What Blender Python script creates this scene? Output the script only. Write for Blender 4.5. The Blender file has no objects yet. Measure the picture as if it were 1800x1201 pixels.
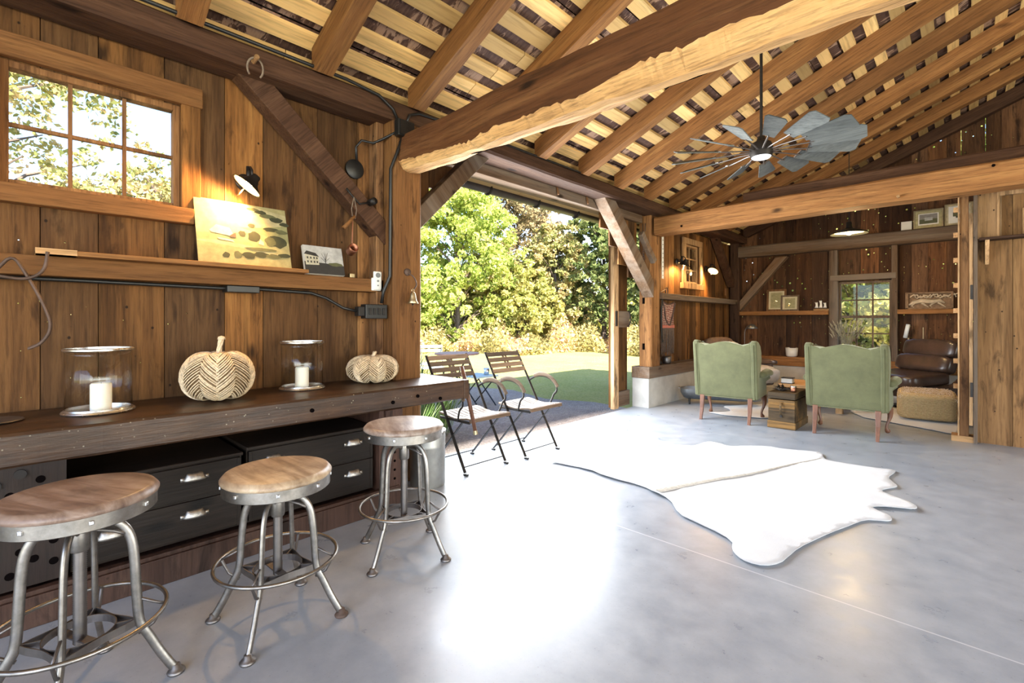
import bpy, math, random
import numpy as np
from mathutils import Vector, Matrix, noise
R = math.radians
PI = math.pi
sc = bpy.context.scene
col = sc.collection
random.seed(7)

# ------------------------------------------------------------------ camera
CZ = 1.27
cam = bpy.data.cameras.new('camera')
co = bpy.data.objects.new('camera', cam)
col.objects.link(co)
co.location = (0, 0, CZ)
co.rotation_euler = (R(90), 0, R(43.8))
cam.sensor_width = 36
cam.lens = 829 / 1800 * 36
cam.shift_y = -(600.5 - 565) / 1800
cam.clip_start = .05
cam.clip_end = 500
sc.camera = co
sc.view_settings.view_transform = 'Standard'
sc.view_settings.look = 'None'
sc.view_settings.gamma = 1
sc.view_settings.exposure = 1.85
sc.view_settings.use_curve_mapping = False

# ------------------------------------------------------------------ sky
w = bpy.data.worlds.new('world')
sc.world = w
w.use_nodes = True
nt = w.node_tree
nt.nodes.clear()
def wn(t, **k):
    n = nt.nodes.new(t)
    for a, b in k.items(): setattr(n, a, b)
    return n
tc = wn('ShaderNodeTexCoord')
sky = wn('ShaderNodeTexSky', sky_type='NISHITA')
sky.sun_disc = False
sky.sun_elevation = R(38)
sky.sun_rotation = R(100)
sky.air_density = 1.0
sky.dust_density = .6
nz = wn('ShaderNodeTexNoise')
nz.inputs['Scale'].default_value = 2.2
nz.inputs['Detail'].default_value = 7
nz.inputs['Roughness'].default_value = .6
mp = wn('ShaderNodeMapping')
mp.inputs['Scale'].default_value = (1, 1, 2.6)
nt.links.new(tc.outputs['Generated'], mp.inputs[0])
nt.links.new(mp.outputs[0], nz.inputs['Vector'])
cr = wn('ShaderNodeValToRGB')
cr.color_ramp.elements[0].position = .36
cr.color_ramp.elements[1].position = .55
mx = wn('ShaderNodeMix', data_type='RGBA')
nt.links.new(nz.outputs[0], cr.inputs[0])
vm = wn('ShaderNodeVectorMath', operation='DOT_PRODUCT'); vm.inputs[1].default_value = (-.52, .85, .0)
nt.links.new(tc.outputs['Generated'], vm.inputs[0])
c2 = wn('ShaderNodeMapRange'); c2.inputs[1].default_value = .93; c2.inputs[2].default_value = .99; nt.links.new(vm.outputs['Value'], c2.inputs[0])
c3 = wn('ShaderNodeMath', operation='MULTIPLY'); nt.links.new(cr.outputs[0], c3.inputs[0]); nt.links.new(c2.outputs[0], c3.inputs[1])
nt.links.new(c3.outputs[0], mx.inputs[0])
SKYS = .19
sg = wn('ShaderNodeMix', data_type='RGBA', blend_type='MULTIPLY')
sg.inputs[0].default_value = 1
nt.links.new(sky.outputs[0], sg.inputs[6])
sg.inputs[7].default_value = (SKYS * .82, SKYS * .92, SKYS * 1.08, 1)
nt.links.new(sg.outputs[2], mx.inputs[6])
mx.inputs[7].default_value = (1.05, 1.06, 1.1, 1)
bg = wn('ShaderNodeBackground')
bg.inputs[1].default_value = 1.0
nt.links.new(mx.outputs[2], bg.inputs[0])
ow = wn('ShaderNodeOutputWorld')
nt.links.new(bg.outputs[0], ow.inputs[0])

sl = bpy.data.lights.new('sun', 'SUN')
sl.energy = 8.0
sl.angle = R(.6)
sl.color = (1, .93, .8)
so = bpy.data.objects.new('sun', sl)
col.objects.link(so)
so.rotation_euler = Vector((1.0, -.12, .80)).to_track_quat('Z', 'Y').to_euler()

def area(name, loc, aim, sx, sy, e, c):
    l = bpy.data.lights.new(name, 'AREA')
    l.shape = 'RECTANGLE'; l.size = sx; l.size_y = sy; l.energy = e; l.color = c
    o = bpy.data.objects.new(name, l); col.objects.link(o)
    o.location = loc
    o.rotation_euler = (Vector(aim) - Vector(loc)).to_track_quat('-Z', 'Y').to_euler()
    return o
# area lamps added as stand-in daylight at the openings: sliding door (left), open gable end (behind), open side (right)
area('door_fill', (-3.75, 4.1, 1.5), (-.5, 4.0, 1.0), 3.3, 2.3, 100, (.94, .97, 1))
area('gable_fill', (1.6, -4.3, 1.6), (-.5, 4, 1.6), 6, 3, 78, (1, .96, .90))
area('side_fill', (6.3, 2.5, 1.4), (0, 4.5, 1.8), 7, 2.6, 105, (1, .94, .84))

# ------------------------------------------------------------------ mesh builder
class MB:
    def __init__(s):
        s.v = []; s.f = []; s.t = []; s.mi = []; s.tint = .5; s.m = 0; s.uv = None
    def face(s, idx):
        s.f.append(tuple(idx)); s.t.append(s.tint); s.mi.append(s.m)
    def add(s, vs, fs):
        n = len(s.v); s.v += [tuple(p) for p in vs]
        for f in fs: s.face([n + i for i in f])
    def box(s, x0, x1, y0, y1, z0, z1):
        s.add([(x0, y0, z0), (x1, y0, z0), (x1, y1, z0), (x0, y1, z0), (x0, y0, z1), (x1, y0, z1), (x1, y1, z1), (x0, y1, z1)],
              [(3, 2, 1, 0), (4, 5, 6, 7), (0, 1, 5, 4), (1, 2, 6, 5), (2, 3, 7, 6), (3, 0, 4, 7)])
    def bx(s, c, sz, M=None):
        a = [x / 2 for x in sz]
        vs = [Vector((i * a[0], j * a[1], k * a[2])) for i, j, k in ((-1, -1, -1), (1, -1, -1), (1, 1, -1), (-1, 1, -1), (-1, -1, 1), (1, -1, 1), (1, 1, 1), (-1, 1, 1))]
        if M is not None: vs = [M @ p for p in vs]
        s.add([p + Vector(c) for p in vs], [(3, 2, 1, 0), (4, 5, 6, 7), (0, 1, 5, 4), (1, 2, 6, 5), (2, 3, 7, 6), (3, 0, 4, 7)])
    def beam(s, p0, p1, a, b, up=(0, 0, 1)):
        p0 = Vector(p0); p1 = Vector(p1); d = (p1 - p0).normalized()
        x = d.cross(Vector(up)).normalized(); y = x.cross(d)
        q = []
        for p in (p0, p1):
            for i, j in ((-1, -1), (1, -1), (1, 1), (-1, 1)): q.append(p + x * i * a / 2 + y * j * b / 2)
        s.add(q, [(0, 1, 2, 3), (7, 6, 5, 4), (0, 4, 5, 1), (1, 5, 6, 2), (2, 6, 7, 3), (3, 7, 4, 0)])
    def loft(s, rings, closed=True, caps=True, loop=False):
        n = len(s.v); m = len(rings[0])
        for r in rings: s.v += [tuple(p) for p in r]
        K = len(rings)
        for k in range(K if loop else K - 1):
            k2 = (k + 1) % K
            for i in range(m if closed else m - 1):
                j = (i + 1) % m
                s.face([n + k * m + i, n + k * m + j, n + k2 * m + j, n + k2 * m + i])
        if caps and closed and not loop:
            s.face([n + i for i in range(m)][::-1]); s.face([n + (K - 1) * m + i for i in range(m)])
    def tube(s, pts, r, seg=8, loop=False, flat=1.0, up=None):
        pts = [Vector(p) for p in pts]; N = len(pts)
        rr = r if isinstance(r, (list, tuple)) else [r] * N
        rings = []; prev = None
        for i, p in enumerate(pts):
            a = pts[(i - 1) % N] if (loop or i > 0) else p
            b = pts[(i + 1) % N] if (loop or i < N - 1) else p
            d = (b - a)
            d = d.normalized() if d.length > 1e-9 else Vector((0, 0, 1))
            if up is not None: x = d.cross(Vector(up))
            elif prev is None: x = d.cross(Vector((0, 0, 1)) if abs(d.z) < .9 else Vector((1, 0, 0)))
            else: x = prev - d * prev.dot(d)
            if x.length < 1e-6: x = d.orthogonal()
            x.normalize(); prev = x; y = d.cross(x)
            rings.append([p + x * math.cos(2 * PI * k / seg) * rr[i] + y * math.sin(2 * PI * k / seg) * rr[i] * flat for k in range(seg)])
        s.loft(rings, True, True, loop)
    def lathe(s, prof, seg=24, c=(0, 0, 0), M=None, a0=0, a1=2 * PI, caps=False):
        c = Vector(c); full = abs(a1 - a0 - 2 * PI) < 1e-6
        rings = []
        n = seg if full else seg + 1
        for r, z in prof:
            ring = []
            for k in range(n):
                a = a0 + (a1 - a0) * k / seg
                p = Vector((r * math.cos(a), r * math.sin(a), z))
                if M is not None: p = M @ p
                ring.append(p + c)
            rings.append(ring)
        s.loft(rings, full, False)
        if full:
            n0 = len(s.v) - len(prof) * n; big = caps
            if big or prof[0][0] < .003: s.face([n0 + i for i in range(n)][::-1])
            if big or prof[-1][0] < .003: s.face([n0 + (len(prof) - 1) * n + i for i in range(n)])
    def prism(s, poly, h, M=None, c=(0, 0, 0)):
        c = Vector(c); a = [Vector((p[0], p[1], 0)) for p in poly]; b = [Vector((p[0], p[1], h)) for p in poly]
        if M is not None: a = [M @ p for p in a]; b = [M @ p for p in b]
        s.loft([[p + c for p in a], [p + c for p in b]])
    def sell(s, c, sz, e=.35, M=None, n=10, warp=None):
        # superellipsoid block: a soft upholstered box
        c = Vector(c)
        def f(w_, m): return math.copysign(abs(w_) ** m, w_)
        rings = []
        for i in range(1, n * 2):
            ph = -PI / 2 + PI * i / (n * 2)
            ring = []
            for k in range(n * 4):
                th = 2 * PI * k / (n * 4)
                p = Vector((sz[0] / 2 * f(math.cos(ph), e) * f(math.cos(th), e), sz[1] / 2 * f(math.cos(ph), e) * f(math.sin(th), e), sz[2] / 2 * f(math.sin(ph), e)))
                if warp: p = warp(p)
                if M is not None: p = M @ p
                ring.append(p + c)
            rings.append(ring)
        s.loft(rings)

XF = {}
def inv(parent):
    return XF[parent.name].inverted() if parent is not None and parent.name in XF else None
def build(b, name, mats, parent=None, smooth=False, bevel=0, world=True, solid=0, subd=0, ang=None, at=None):
    me = bpy.data.meshes.new(name)
    me.from_pydata(b.v, [], b.f)
    for m in (mats if isinstance(mats, (list, tuple)) else [mats]): me.materials.append(m)
    if len(set(b.mi)) > 1: me.polygons.foreach_set('material_index', b.mi)
    at_ = me.attributes.new('tint', 'FLOAT', 'FACE')
    at_.data.foreach_set('value', b.t)
    if smooth: me.polygons.foreach_set('use_smooth', [True] * len(me.polygons))
    me.update()
    o = bpy.data.objects.new(name, me)
    col.objects.link(o)
    if parent is not None:
        o.parent = parent
        if world:
            i = inv(parent)
            if i is not None: me.transform(i)
        XF[o.name] = XF.get(parent.name, Matrix.Identity(4)) if world else Matrix.Identity(4)
    elif at is not None:
        me.transform(Matrix.Translation(-Vector(at))); o.location = at
        XF[o.name] = Matrix.Translation(Vector(at))
    if bevel:
        m = o.modifiers.new('bevel', 'BEVEL'); m.width = bevel; m.segments = 2; m.limit_method = 'ANGLE'; m.angle_limit = R(40)
    if subd:
        m = o.modifiers.new('sub', 'SUBSURF'); m.levels = subd; m.render_levels = subd
    if ang is not None:
        me.polygons.foreach_set('use_smooth', [True] * len(me.polygons))
        try: me.set_sharp_from_angle(angle=R(ang))
        except Exception: pass
    return o
def tag(o, label=None, cat=None, group=None, kind=None):
    if label: o['label'] = label
    if cat: o['category'] = cat
    if group: o['group'] = group
    if kind: o['kind'] = kind
    return o
def thing(name, label, cat, loc=(0, 0, 0), rz=0, group=None):
    o = bpy.data.objects.new(name, None); col.objects.link(o)
    o.location = loc; o.rotation_euler = (0, 0, rz); o.empty_display_size = .1
    XF[o.name] = Matrix.Translation(Vector(loc)) @ Matrix.Rotation(rz, 4, 'Z')
    return tag(o, label, cat, group)
def kids(o): return [c for c in bpy.data.objects if c.parent == o]
def dup(o, loc, rz, label, parent=None):
    def cp(a, par):
        c = a.copy(); col.objects.link(c)
        if par is not None: c.parent = par
        for ch in kids(a): cp(ch, c)
        return c
    c = cp(o, None); c.location = loc; c.rotation_euler = (0, 0, rz); c['label'] = label
    XF[c.name] = Matrix.Translation(Vector(loc)) @ Matrix.Rotation(rz, 4, 'Z')
    return c

# ------------------------------------------------------------------ materials
class NM:
    def __init__(s, name):
        s.m = bpy.data.materials.new(name); s.m.use_nodes = True; s.t = s.m.node_tree; s.t.nodes.clear()
        s.out = s.n('ShaderNodeOutputMaterial')
    def n(s, t, **k):
        x = s.t.nodes.new(t)
        for a, b in k.items():
            if a.startswith('i_'): x.inputs[a[2:].replace('_', ' ')].default_value = b
            else: setattr(x, a, b)
        return x
    def l(s, a, b): s.t.links.new(a, b)
    def coord(s, scale=(1, 1, 1), kind='Object', rot=(0, 0, 0), loc=None):
        c = s.n('ShaderNodeTexCoord'); m = s.n('ShaderNodeMapping')
        m.inputs['Scale'].default_value = scale; m.inputs['Rotation'].default_value = rot
        s.l(c.outputs[kind], m.inputs[0]); return m.outputs[0]
    def noise(s, vec, scale, detail=5, rough=.6, dist=0):
        x = s.n('ShaderNodeTexNoise'); s.l(vec, x.inputs['Vector'])
        x.inputs['Scale'].default_value = scale; x.inputs['Detail'].default_value = detail; x.inputs['Roughness'].default_value = rough; x.inputs['Distortion'].default_value = dist
        return x.outputs[0]
    def ramp(s, f, stops):
        x = s.n('ShaderNodeValToRGB'); s.l(f, x.inputs[0]); e = x.color_ramp.elements
        while len(e) < len(stops): e.new(.5)
        for i, (p, c) in enumerate(stops):
            e[i].position = p; e[i].color = (c, c, c, 1) if isinstance(c, (int, float)) else (*c, 1)
        return x.outputs[0]
    def mix(s, f, a, b, mode='MIX'):
        x = s.n('ShaderNodeMix', data_type='RGBA', blend_type=mode)
        for sk, v in ((0, f), (6, a), (7, b)):
            if isinstance(v, (int, float)): x.inputs[sk].default_value = v if sk == 0 else (v, v, v, 1)
            elif isinstance(v, tuple): x.inputs[sk].default_value = (*v, 1)
            else: s.l(v, x.inputs[sk])
        return x.outputs[2]
    def math(s, op, a, b=None):
        x = s.n('ShaderNodeMath', operation=op)
        for i, v in enumerate((a, b)):
            if v is None: continue
            if isinstance(v, (int, float)): x.inputs[i].default_value = v
            else: s.l(v, x.inputs[i])
        return x.outputs[0]
    def bsdf(s, color, rough=.6, metal=0, bump=None, bs=.3, bd=.01, **k):
        p = s.n('ShaderNodeBsdfPrincipled')
        for nm, v in (('Base Color', color), ('Roughness', rough), ('Metallic', metal)):
            if isinstance(v, tuple): p.inputs[nm].default_value = (*v, 1)
            elif isinstance(v, (int, float)): p.inputs[nm].default_value = v
            else: s.l(v, p.inputs[nm])
        for a, v in k.items():
            i = p.inputs[a.replace('_', ' ')]
            i.default_value = (*v, 1) if isinstance(v, tuple) else v
        if bump is not None:
            bn = s.n('ShaderNodeBump'); bn.inputs['Strength'].default_value = bs; bn.inputs['Distance'].default_value = bd
            s.l(bump, bn.inputs['Height']); s.l(bn.outputs[0], p.inputs['Normal'])
        s.l(p.outputs[0], s.out.inputs[0]); return p

def plain(name, c, rough=.6, metal=0, var=.12, ns=12, bs=.15, **k):
    m = NM(name); v = m.coord(); n = m.noise(v, ns, 4)
    cc = m.mix(m.ramp(n, [(.3, 0.), (.75, 1.)]), tuple(x * (1 - var) for x in c), tuple(min(1, x * (1 + var)) for x in c))
    m.bsdf(cc, rough, metal, n, bs, .003, **k)
    return m.m
ROT = {'r': ((0, math.atan(.42), 0), (.06, 1, 1)), 'd': ((R(-45), 0, 0), (1, 1, .06)), 'e': ((R(45), 0, 0), (1, 1, .06)), 'f': ((0, R(45), 0), (.06, 1, 1))}
AX = {'r': (.45, 1, 1), 'd': (1, 1, 1), 'e': (1, 1, 1), 'f': (1, 1, 1), 'x': (.06, 1, 1), 'y': (1, .06, 1), 'z': (1, 1, .06)}
def wood(name, dark, mid, light, ax='z', sc_=1.0, rough=.75, knots=True, bs=.5, spec=.2, streak=.35, holes=False, grey=0.0, obj=False):
    m = NM(name)
    if ax in ROT:
        c0 = m.n('ShaderNodeTexCoord'); m1 = m.n('ShaderNodeMapping'); m1.inputs['Rotation'].default_value = ROT[ax][0]; m.l(c0.outputs['Object'], m1.inputs[0])
        m2 = m.n('ShaderNodeMapping'); m2.inputs['Scale'].default_value = ROT[ax][1]; m.l(m1.outputs[0], m2.inputs[0]); v = m2.outputs[0]
    else: v = m.coord(AX[ax])
    tn = m.n('ShaderNodeAttribute', attribute_name='tint')
    # shift the grain from plank to plank
    comb = m.n('ShaderNodeCombineXYZ'); tm = m.math('MULTIPLY', tn.outputs['Fac'], 37.0)
    for i in range(3): m.l(tm, comb.inputs[i])
    va = m.n('ShaderNodeVectorMath', operation='ADD'); m.l(v, va.inputs[0]); m.l(comb.outputs[0], va.inputs[1]); vv = va.outputs[0]
    g1 = m.noise(vv, 10 * sc_, 9, .72, .35)
    g2 = m.noise(vv, 70 * sc_, 5, .6, .2)
    g3 = m.noise(vv, 4.0 * sc_, 5, .65, .6)
    c = m.ramp(g1, [(.25, tuple((x + y) / 2 for x, y in zip(dark, mid))), (.5, mid), (.78, light)])
    tv = m.ramp(tn.outputs['Fac'], [(0, .35), (.5, .9), (1, 1.6)])
    c = m.mix(.85, c, tv, 'MULTIPLY')
    c = m.mix(m.math('MULTIPLY', m.ramp(g2, [(.34, 1.), (.52, 0.)]), .45), c, tuple(x * .5 for x in dark))
    c = m.mix(m.math('MULTIPLY', m.ramp(g3, [(.52, 0.), (.70, 1.)]), streak), c, tuple(x * .35 for x in dark))
    if ax == 'z' and knots:
        st = m.coord((1, 1, .22)); sa = m.n('ShaderNodeVectorMath', operation='ADD'); m.l(st, sa.inputs[0]); m.l(comb.outputs[0], sa.inputs[1])
        s1 = m.noise(sa.outputs[0], 10, 5, .6, .4); c = m.mix(m.math('MULTIPLY', m.ramp(s1, [(.56, 0.), (.68, 1.)]), .8), c, tuple(x * .5 for x in dark))
        fr_ = m.math('FRACT', m.math('MULTIPLY', tn.outputs['Fac'], 7.31)); g_ = m.n('ShaderNodeRGBToBW'); m.l(c, g_.inputs[0])
        gy = m.mix(1.0, g_.outputs[0], (1.25, .98, .72), 'MULTIPLY'); c = m.mix(m.math('MULTIPLY', fr_, .28), c, gy)
        sm_ = m.noise(vv, 2.3, 6, .7, 1.2); c = m.mix(m.math('MULTIPLY', m.ramp(sm_, [(.56, 0.), (.66, 1.)]), .55), c, tuple(x * .6 for x in dark))
        vn = m.n('ShaderNodeTexVoronoi'); vn.inputs['Scale'].default_value = 9; m.l(m.coord((1, 1, .8)), vn.inputs['Vector'])
        c = m.mix(m.math('MULTIPLY', m.ramp(vn.outputs['Distance'], [(.045, 1.), (.075, 0.)]), .9), c, (.012, .006, .003))
        pv = m.noise(m.coord((1, 1, .35)), 1.1, 3, .5); c = m.mix(.35, c, m.ramp(pv, [(.35, .35), (.65, 1.3)]), 'MULTIPLY')
    if name == 'old bench wood':
        sp_ = m.n('ShaderNodeTexVoronoi'); sp_.inputs['Scale'].default_value = 38; m.l(m.coord(), sp_.inputs['Vector']); gt = m.noise(m.coord(), 9, 3, .6)
        c = m.mix(m.math('MULTIPLY', m.ramp(sp_.outputs['Distance'], [(.08, 1.), (.16, 0.)]), m.ramp(gt, [(.5, 0.), (.62, .8)])), c, (.42, .38, .28))
        c = m.mix(m.ramp(m.noise(m.coord((1, .4, 1)), 7, 5, .7), [(.45, 0.), (.7, .5)]), c, (.11, .052, .022))
    if grey > 0:
        c = m.mix(m.math('MULTIPLY', m.ramp(m.noise(vv, 5, 5, .6), [(.4, 0.), (.62, 1.)]), grey), c, (.22, .19, .16))
    if knots:
        k = m.coord(tuple(x if x == 1 else .45 for x in AX[ax]))
        ka = m.n('ShaderNodeVectorMath', operation='ADD'); m.l(k, ka.inputs[0]); m.l(comb.outputs[0], ka.inputs[1])
        vo = m.n('ShaderNodeTexVoronoi'); vo.inputs['Scale'].default_value = 3.4; m.l(ka.outputs[0], vo.inputs['Vector'])
        dd = m.math('ADD', vo.outputs['Distance'], m.math('MULTIPLY', m.math('SUBTRACT', g2, .5), .12))
        c = m.mix(m.math('MULTIPLY', m.ramp(dd, [(.05, 1.), (.13, 0.)]), .85), c, tuple(x * .25 for x in dark))
    p = m.bsdf(c, rough, 0, m.math('ADD', m.math('MULTIPLY', g1, .6), m.math('MULTIPLY', g2, .4)), bs, .012)
    p.inputs['Specular IOR Level'].default_value = spec
    if holes:
        # nail holes and lost knots that let the daylight through the boards
        ax_ = 0 if holes == 'back' else 1
        h0 = m.coord(); sp = m.n('ShaderNodeSeparateXYZ'); m.l(h0, sp.inputs[0]); cb = m.n('ShaderNodeCombineXYZ')
        m.l(sp.outputs[ax_], cb.inputs[0]); m.l(sp.outputs[2], cb.inputs[1]); h = cb.outputs[0]
        ho = m.n('ShaderNodeTexVoronoi', voronoi_dimensions='2D'); ho.inputs['Scale'].default_value = 6.0; m.l(h, ho.inputs['Vector'])
        gate = m.noise(h, .9, 3, .7)
        rad = m.math('MULTIPLY', m.ramp(gate, [(.40, 0.), (.65, 1.)]), .11 if holes == 'back' else .034)
        hit = m.math('LESS_THAN', ho.outputs['Distance'], rad)
        tr = m.n('ShaderNodeBsdfTransparent'); ms = m.n('ShaderNodeMixShader')
        m.l(hit, ms.inputs[0]); m.l(p.outputs[0], ms.inputs[1]); m.l(tr.outputs[0], ms.inputs[2]); m.l(ms.outputs[0], m.out.inputs[0])
    return m.m

DK, MD, LT = (.04, .014, .004), (.185, .078, .020), (.33, .158, .044)
M = {}
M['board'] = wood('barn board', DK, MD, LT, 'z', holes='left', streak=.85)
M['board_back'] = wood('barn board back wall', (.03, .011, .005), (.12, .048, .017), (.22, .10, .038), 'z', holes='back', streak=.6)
M['board_plain'] = wood('barn board plain', DK, MD, LT, 'z', streak=.6)
M['board_gold'] = wood('golden door board', (.10, .045, .013), (.30, .145, .045), (.44, .24, .085), 'z', sc_=.8, streak=.3)
for a in 'xyzrdef':
    M['hewn_' + a] = wood('hewn timber ' + a, (.075, .028, .009), (.235, .105, .035), (.38, .195, .07), a, streak=.35, bs=.8)
    M['dark_' + a] = wood('dark timber ' + a, (.025, .011, .007), (.065, .031, .017), (.12, .063, .035), a, streak=.4, bs=.8)
    M['grey_' + a] = wood('weathered timber ' + a, (.055, .031, .018), (.15, .09, .052), (.25, .16, .10), a, streak=.35, grey=.5, bs=.8)
    M['gold_' + a] = wood('golden timber ' + a, (.16, .085, .035), (.38, .22, .1), (.56, .38, .2), a, streak=.2, bs=.4)
M['tie'] = wood('red brown hewn face', (.03, .013, .006), (.115, .046, .018), (.22, .105, .042), 'x', sc_=.8, streak=.5, bs=1)
M['pale_split'] = wood('pale splintered wood', (.14, .06, .022), (.5, .29, .12), (.70, .47, .22), 'x', sc_=1.3, streak=.15, bs=1.2)
M['lath'] = wood('sawn lath', (.40, .23, .09), (.64, .42, .17), (.76, .55, .25), 'y', sc_=.45, streak=.08, bs=.15)
M['bench'] = wood('old bench wood', (.010, .006, .004), (.036, .018, .010), (.085, .045, .026), 'y', rough=.36, spec=.35, streak=.3, bs=.3)
M['drawer'] = wood('black stained drawer wood', (.007, .005, .004), (.016, .011, .008), (.036, .024, .018), 'y', rough=.5, spec=.2, streak=.2, bs=.25)
M['panel'] = wood('dark end panel', (.012, .008, .006), (.034, .02, .015), (.065, .038, .028), 'z', rough=.5, spec=.3, knots=False, streak=.3, bs=.25)
M['bench_red'] = wood('reddish bench wood', (.03, .013, .009), (.075, .036, .025), (.13, .07, .05), 'z', rough=.5, streak=.3, bs=.3)
M['slat'] = wood('weathered slat', (.06, .035, .02), (.16, .10, .06), (.27, .18, .11), 'y', rough=.6, knots=False, bs=.3)
M['slat_x'] = wood('weathered seat slat', (.07, .045, .03), (.19, .13, .085), (.32, .235, .16), 'x', rough=.55, knots=False, bs=.3)
M['leg'] = wood('reddish chair leg', (.05, .018, .009), (.15, .058, .028), (.26, .115, .055), 'z', rough=.4, knots=False, bs=.15, spec=.5)
M['trunk'] = wood('worn chest wood', (.02, .014, .008), (.07, .045, .022), (.34, .17, .042), 'x', rough=.6, streak=.6, sc_=.7, bs=.5)

def seatwood(name, a, b, c):
    m = NM(name); v = m.coord((.15, 1, 1))
    g = m.noise(v, 22, 7, .6, .5); g2 = m.noise(m.coord(), 6, 4, .6)
    cc = m.ramp(g, [(.3, a), (.5, b), (.7, c)])
    cc = m.mix(m.ramp(g2, [(.45, 0.), (.7, .6)]), cc, tuple(x * .55 for x in a))
    m.bsdf(cc, .42, 0, g, .25, .004); return m.m
M['seat_pale'] = seatwood('pale worn seat wood', (.19, .12, .07), (.42, .3, .19), (.58, .46, .32))
M['seat_dark'] = seatwood('brown worn seat wood', (.10, .06, .045), (.24, .16, .12), (.38, .29, .24))
M['seat_grey'] = seatwood('grey brown seat wood', (.14, .085, .06), (.32, .24, .19), (.48, .4, .34))

m = NM('polished concrete')
v = m.coord()
n1 = m.noise(v, .8, 8, .62, .5); n2 = m.noise(v, 7, 6, .65); n3 = m.noise(v, 90, 3, .5)
c = m.ramp(n1, [(.3, (.245, .285, .335)), (.55, (.315, .355, .405)), (.75, (.395, .43, .47))])
c = m.mix(.35, c, m.ramp(n2, [(.3, (.25, .265, .30)), (.7, (.50, .51, .535))]))
c = m.mix(m.ramp(n3, [(.27, .5), (.34, 0.)]), c, (.2, .2, .2))
sx = m.n('ShaderNodeSeparateXYZ'); m.l(v, sx.inputs[0])
def line(axis, at, wd):
    d = m.math('ABSOLUTE', m.math('SUBTRACT', sx.outputs[axis], at)); return m.math('LESS_THAN', d, wd)
j = m.math('ADD', line(1, 2.57, .004), m.math('ADD', line(0, 1.2, .004), line(1, 7.12, .006)))
c = m.mix(m.math('MULTIPLY', j, .5), c, (.75, .76, .78))
m.bsdf(c, m.ramp(n2, [(.3, .26), (.7, .40)]), 0, n1, .06, .004, Specular_IOR_Level=.55)
M['floor'] = m.m
M['concrete'] = plain('rough concrete', (.52, .50, .46), .85, 0, .16, 5, .4)

def metal(name, c, rough, n=9, var=.35, b=.2):
    m = NM(name); v = m.coord(); g = m.noise(v, n, 6, .65)
    cc = m.mix(m.ramp(g, [(.35, 0.), (.7, 1.)]), tuple(x * (1 - var) for x in c), c)
    m.bsdf(cc, m.ramp(g, [(.3, min(1, rough + .15)), (.7, rough)]), 1, g, b, .002); return m.m
M['steel'] = metal('brushed old steel', (.40, .37, .335), .34, 14, .5)
M['steel_dull'] = metal('dull steel', (.27, .245, .23), .42)
M['bright'] = metal('bright galvanised rim', (.85, .85, .84), .22, var=.15)
M['zinc'] = metal('zinc sheet', (.36, .38, .40), .45, 5, .4)
M['galv'] = metal('galvanised bucket', (.5, .49, .46), .45, 6, .3)
M['pull'] = metal('worn nickel pull', (.7, .66, .6), .4, 40, .5, .6)
M['hole'] = plain('dark hole', (.004, .003, .003), 1, 0, 0, Specular_IOR_Level=0.0)
M['iron'] = plain('dark iron', (.03, .026, .024), .5, .6, .3)
M['black'] = plain('black enamel', (.012, .012, .012), .4, 0, .2)
M['rusty'] = plain('rusty iron', (.13, .085, .065), .7, .5, .4)
M['copper'] = metal('old copper', (.45, .2, .12), .38)
M['brass'] = metal('old brass', (.62, .5, .3), .35)
M['white'] = plain('white plastic', (.8, .8, .77), .5, 0, .03)
M['cream'] = plain('cream ceramic', (.78, .74, .66), .4, 0, .05)
M['wax'] = plain('ivory wax', (.88, .84, .74), .6, 0, .03, Subsurface_Weight=.2)
M['gutter'] = plain('dark brown gutter', (.05, .04, .036), .4, 0, .2)
M['brownleather'] = plain('brown leather', (.060, .036, .026), .28, 0, .35, 9, .5, Specular_IOR_Level=.6)
M['sheenleather'] = plain('leather coloured with pale sheen', (.58, .57, .57), .3, 0, .2, 9, .4, Specular_IOR_Level=.6)  # pale base colour imitates light reflecting off the leather
M['brownshell'] = plain('brown suede back', (.13, .085, .065), .6, 0, .25, 12, .3)
M['straw'] = plain('pale rattan strip', (.68, .54, .36), .6, 0, .35, 60, .3)
M['straw2'] = plain('rattan core', (.20, .125, .06), .8, 0, .3, 60, .3)
M['rope'] = plain('old rope', (.2, .15, .11), .9, 0, .3, 80, .5)
M['plaster'] = plain('paper mat', (.6, .52, .36), .8, 0, .08)

def velvet(name, c):
    m = NM(name); v = m.coord(); g = m.noise(v, 6, 6, .65); g2 = m.noise(v, 160, 2, .5)
    cc = m.mix(m.ramp(g, [(.3, 0.), (.7, 1.)]), tuple(x * .8 for x in c), tuple(x * 1.2 for x in c))
    m.bsdf(cc, .85, 0, g2, .4, .003, Sheen_Weight=.35, Sheen_Roughness=.4, Sheen_Tint=(.85, .88, .62)); return m.m
M['velvet'] = velvet('sage green velvet', (.098, .100, .045))
m = NM('white cowhide'); v = m.coord(); g = m.noise(v, 1.6, 6, .6); g2 = m.noise(m.coord((1, .3, 1)), 120, 3, .6)
c = m.ramp(g, [(.35, (.50, .505, .51)), (.6, (.60, .60, .595)), (.8, (.40, .41, .43))])
m.bsdf(c, .85, 0, g2, .5, .004, Sheen_Weight=.3)
M['hide'] = m.m
M['hide_seam'] = plain('cowhide spine stripe', (.42, .39, .33), .9, 0, .3, 40, .5)

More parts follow.
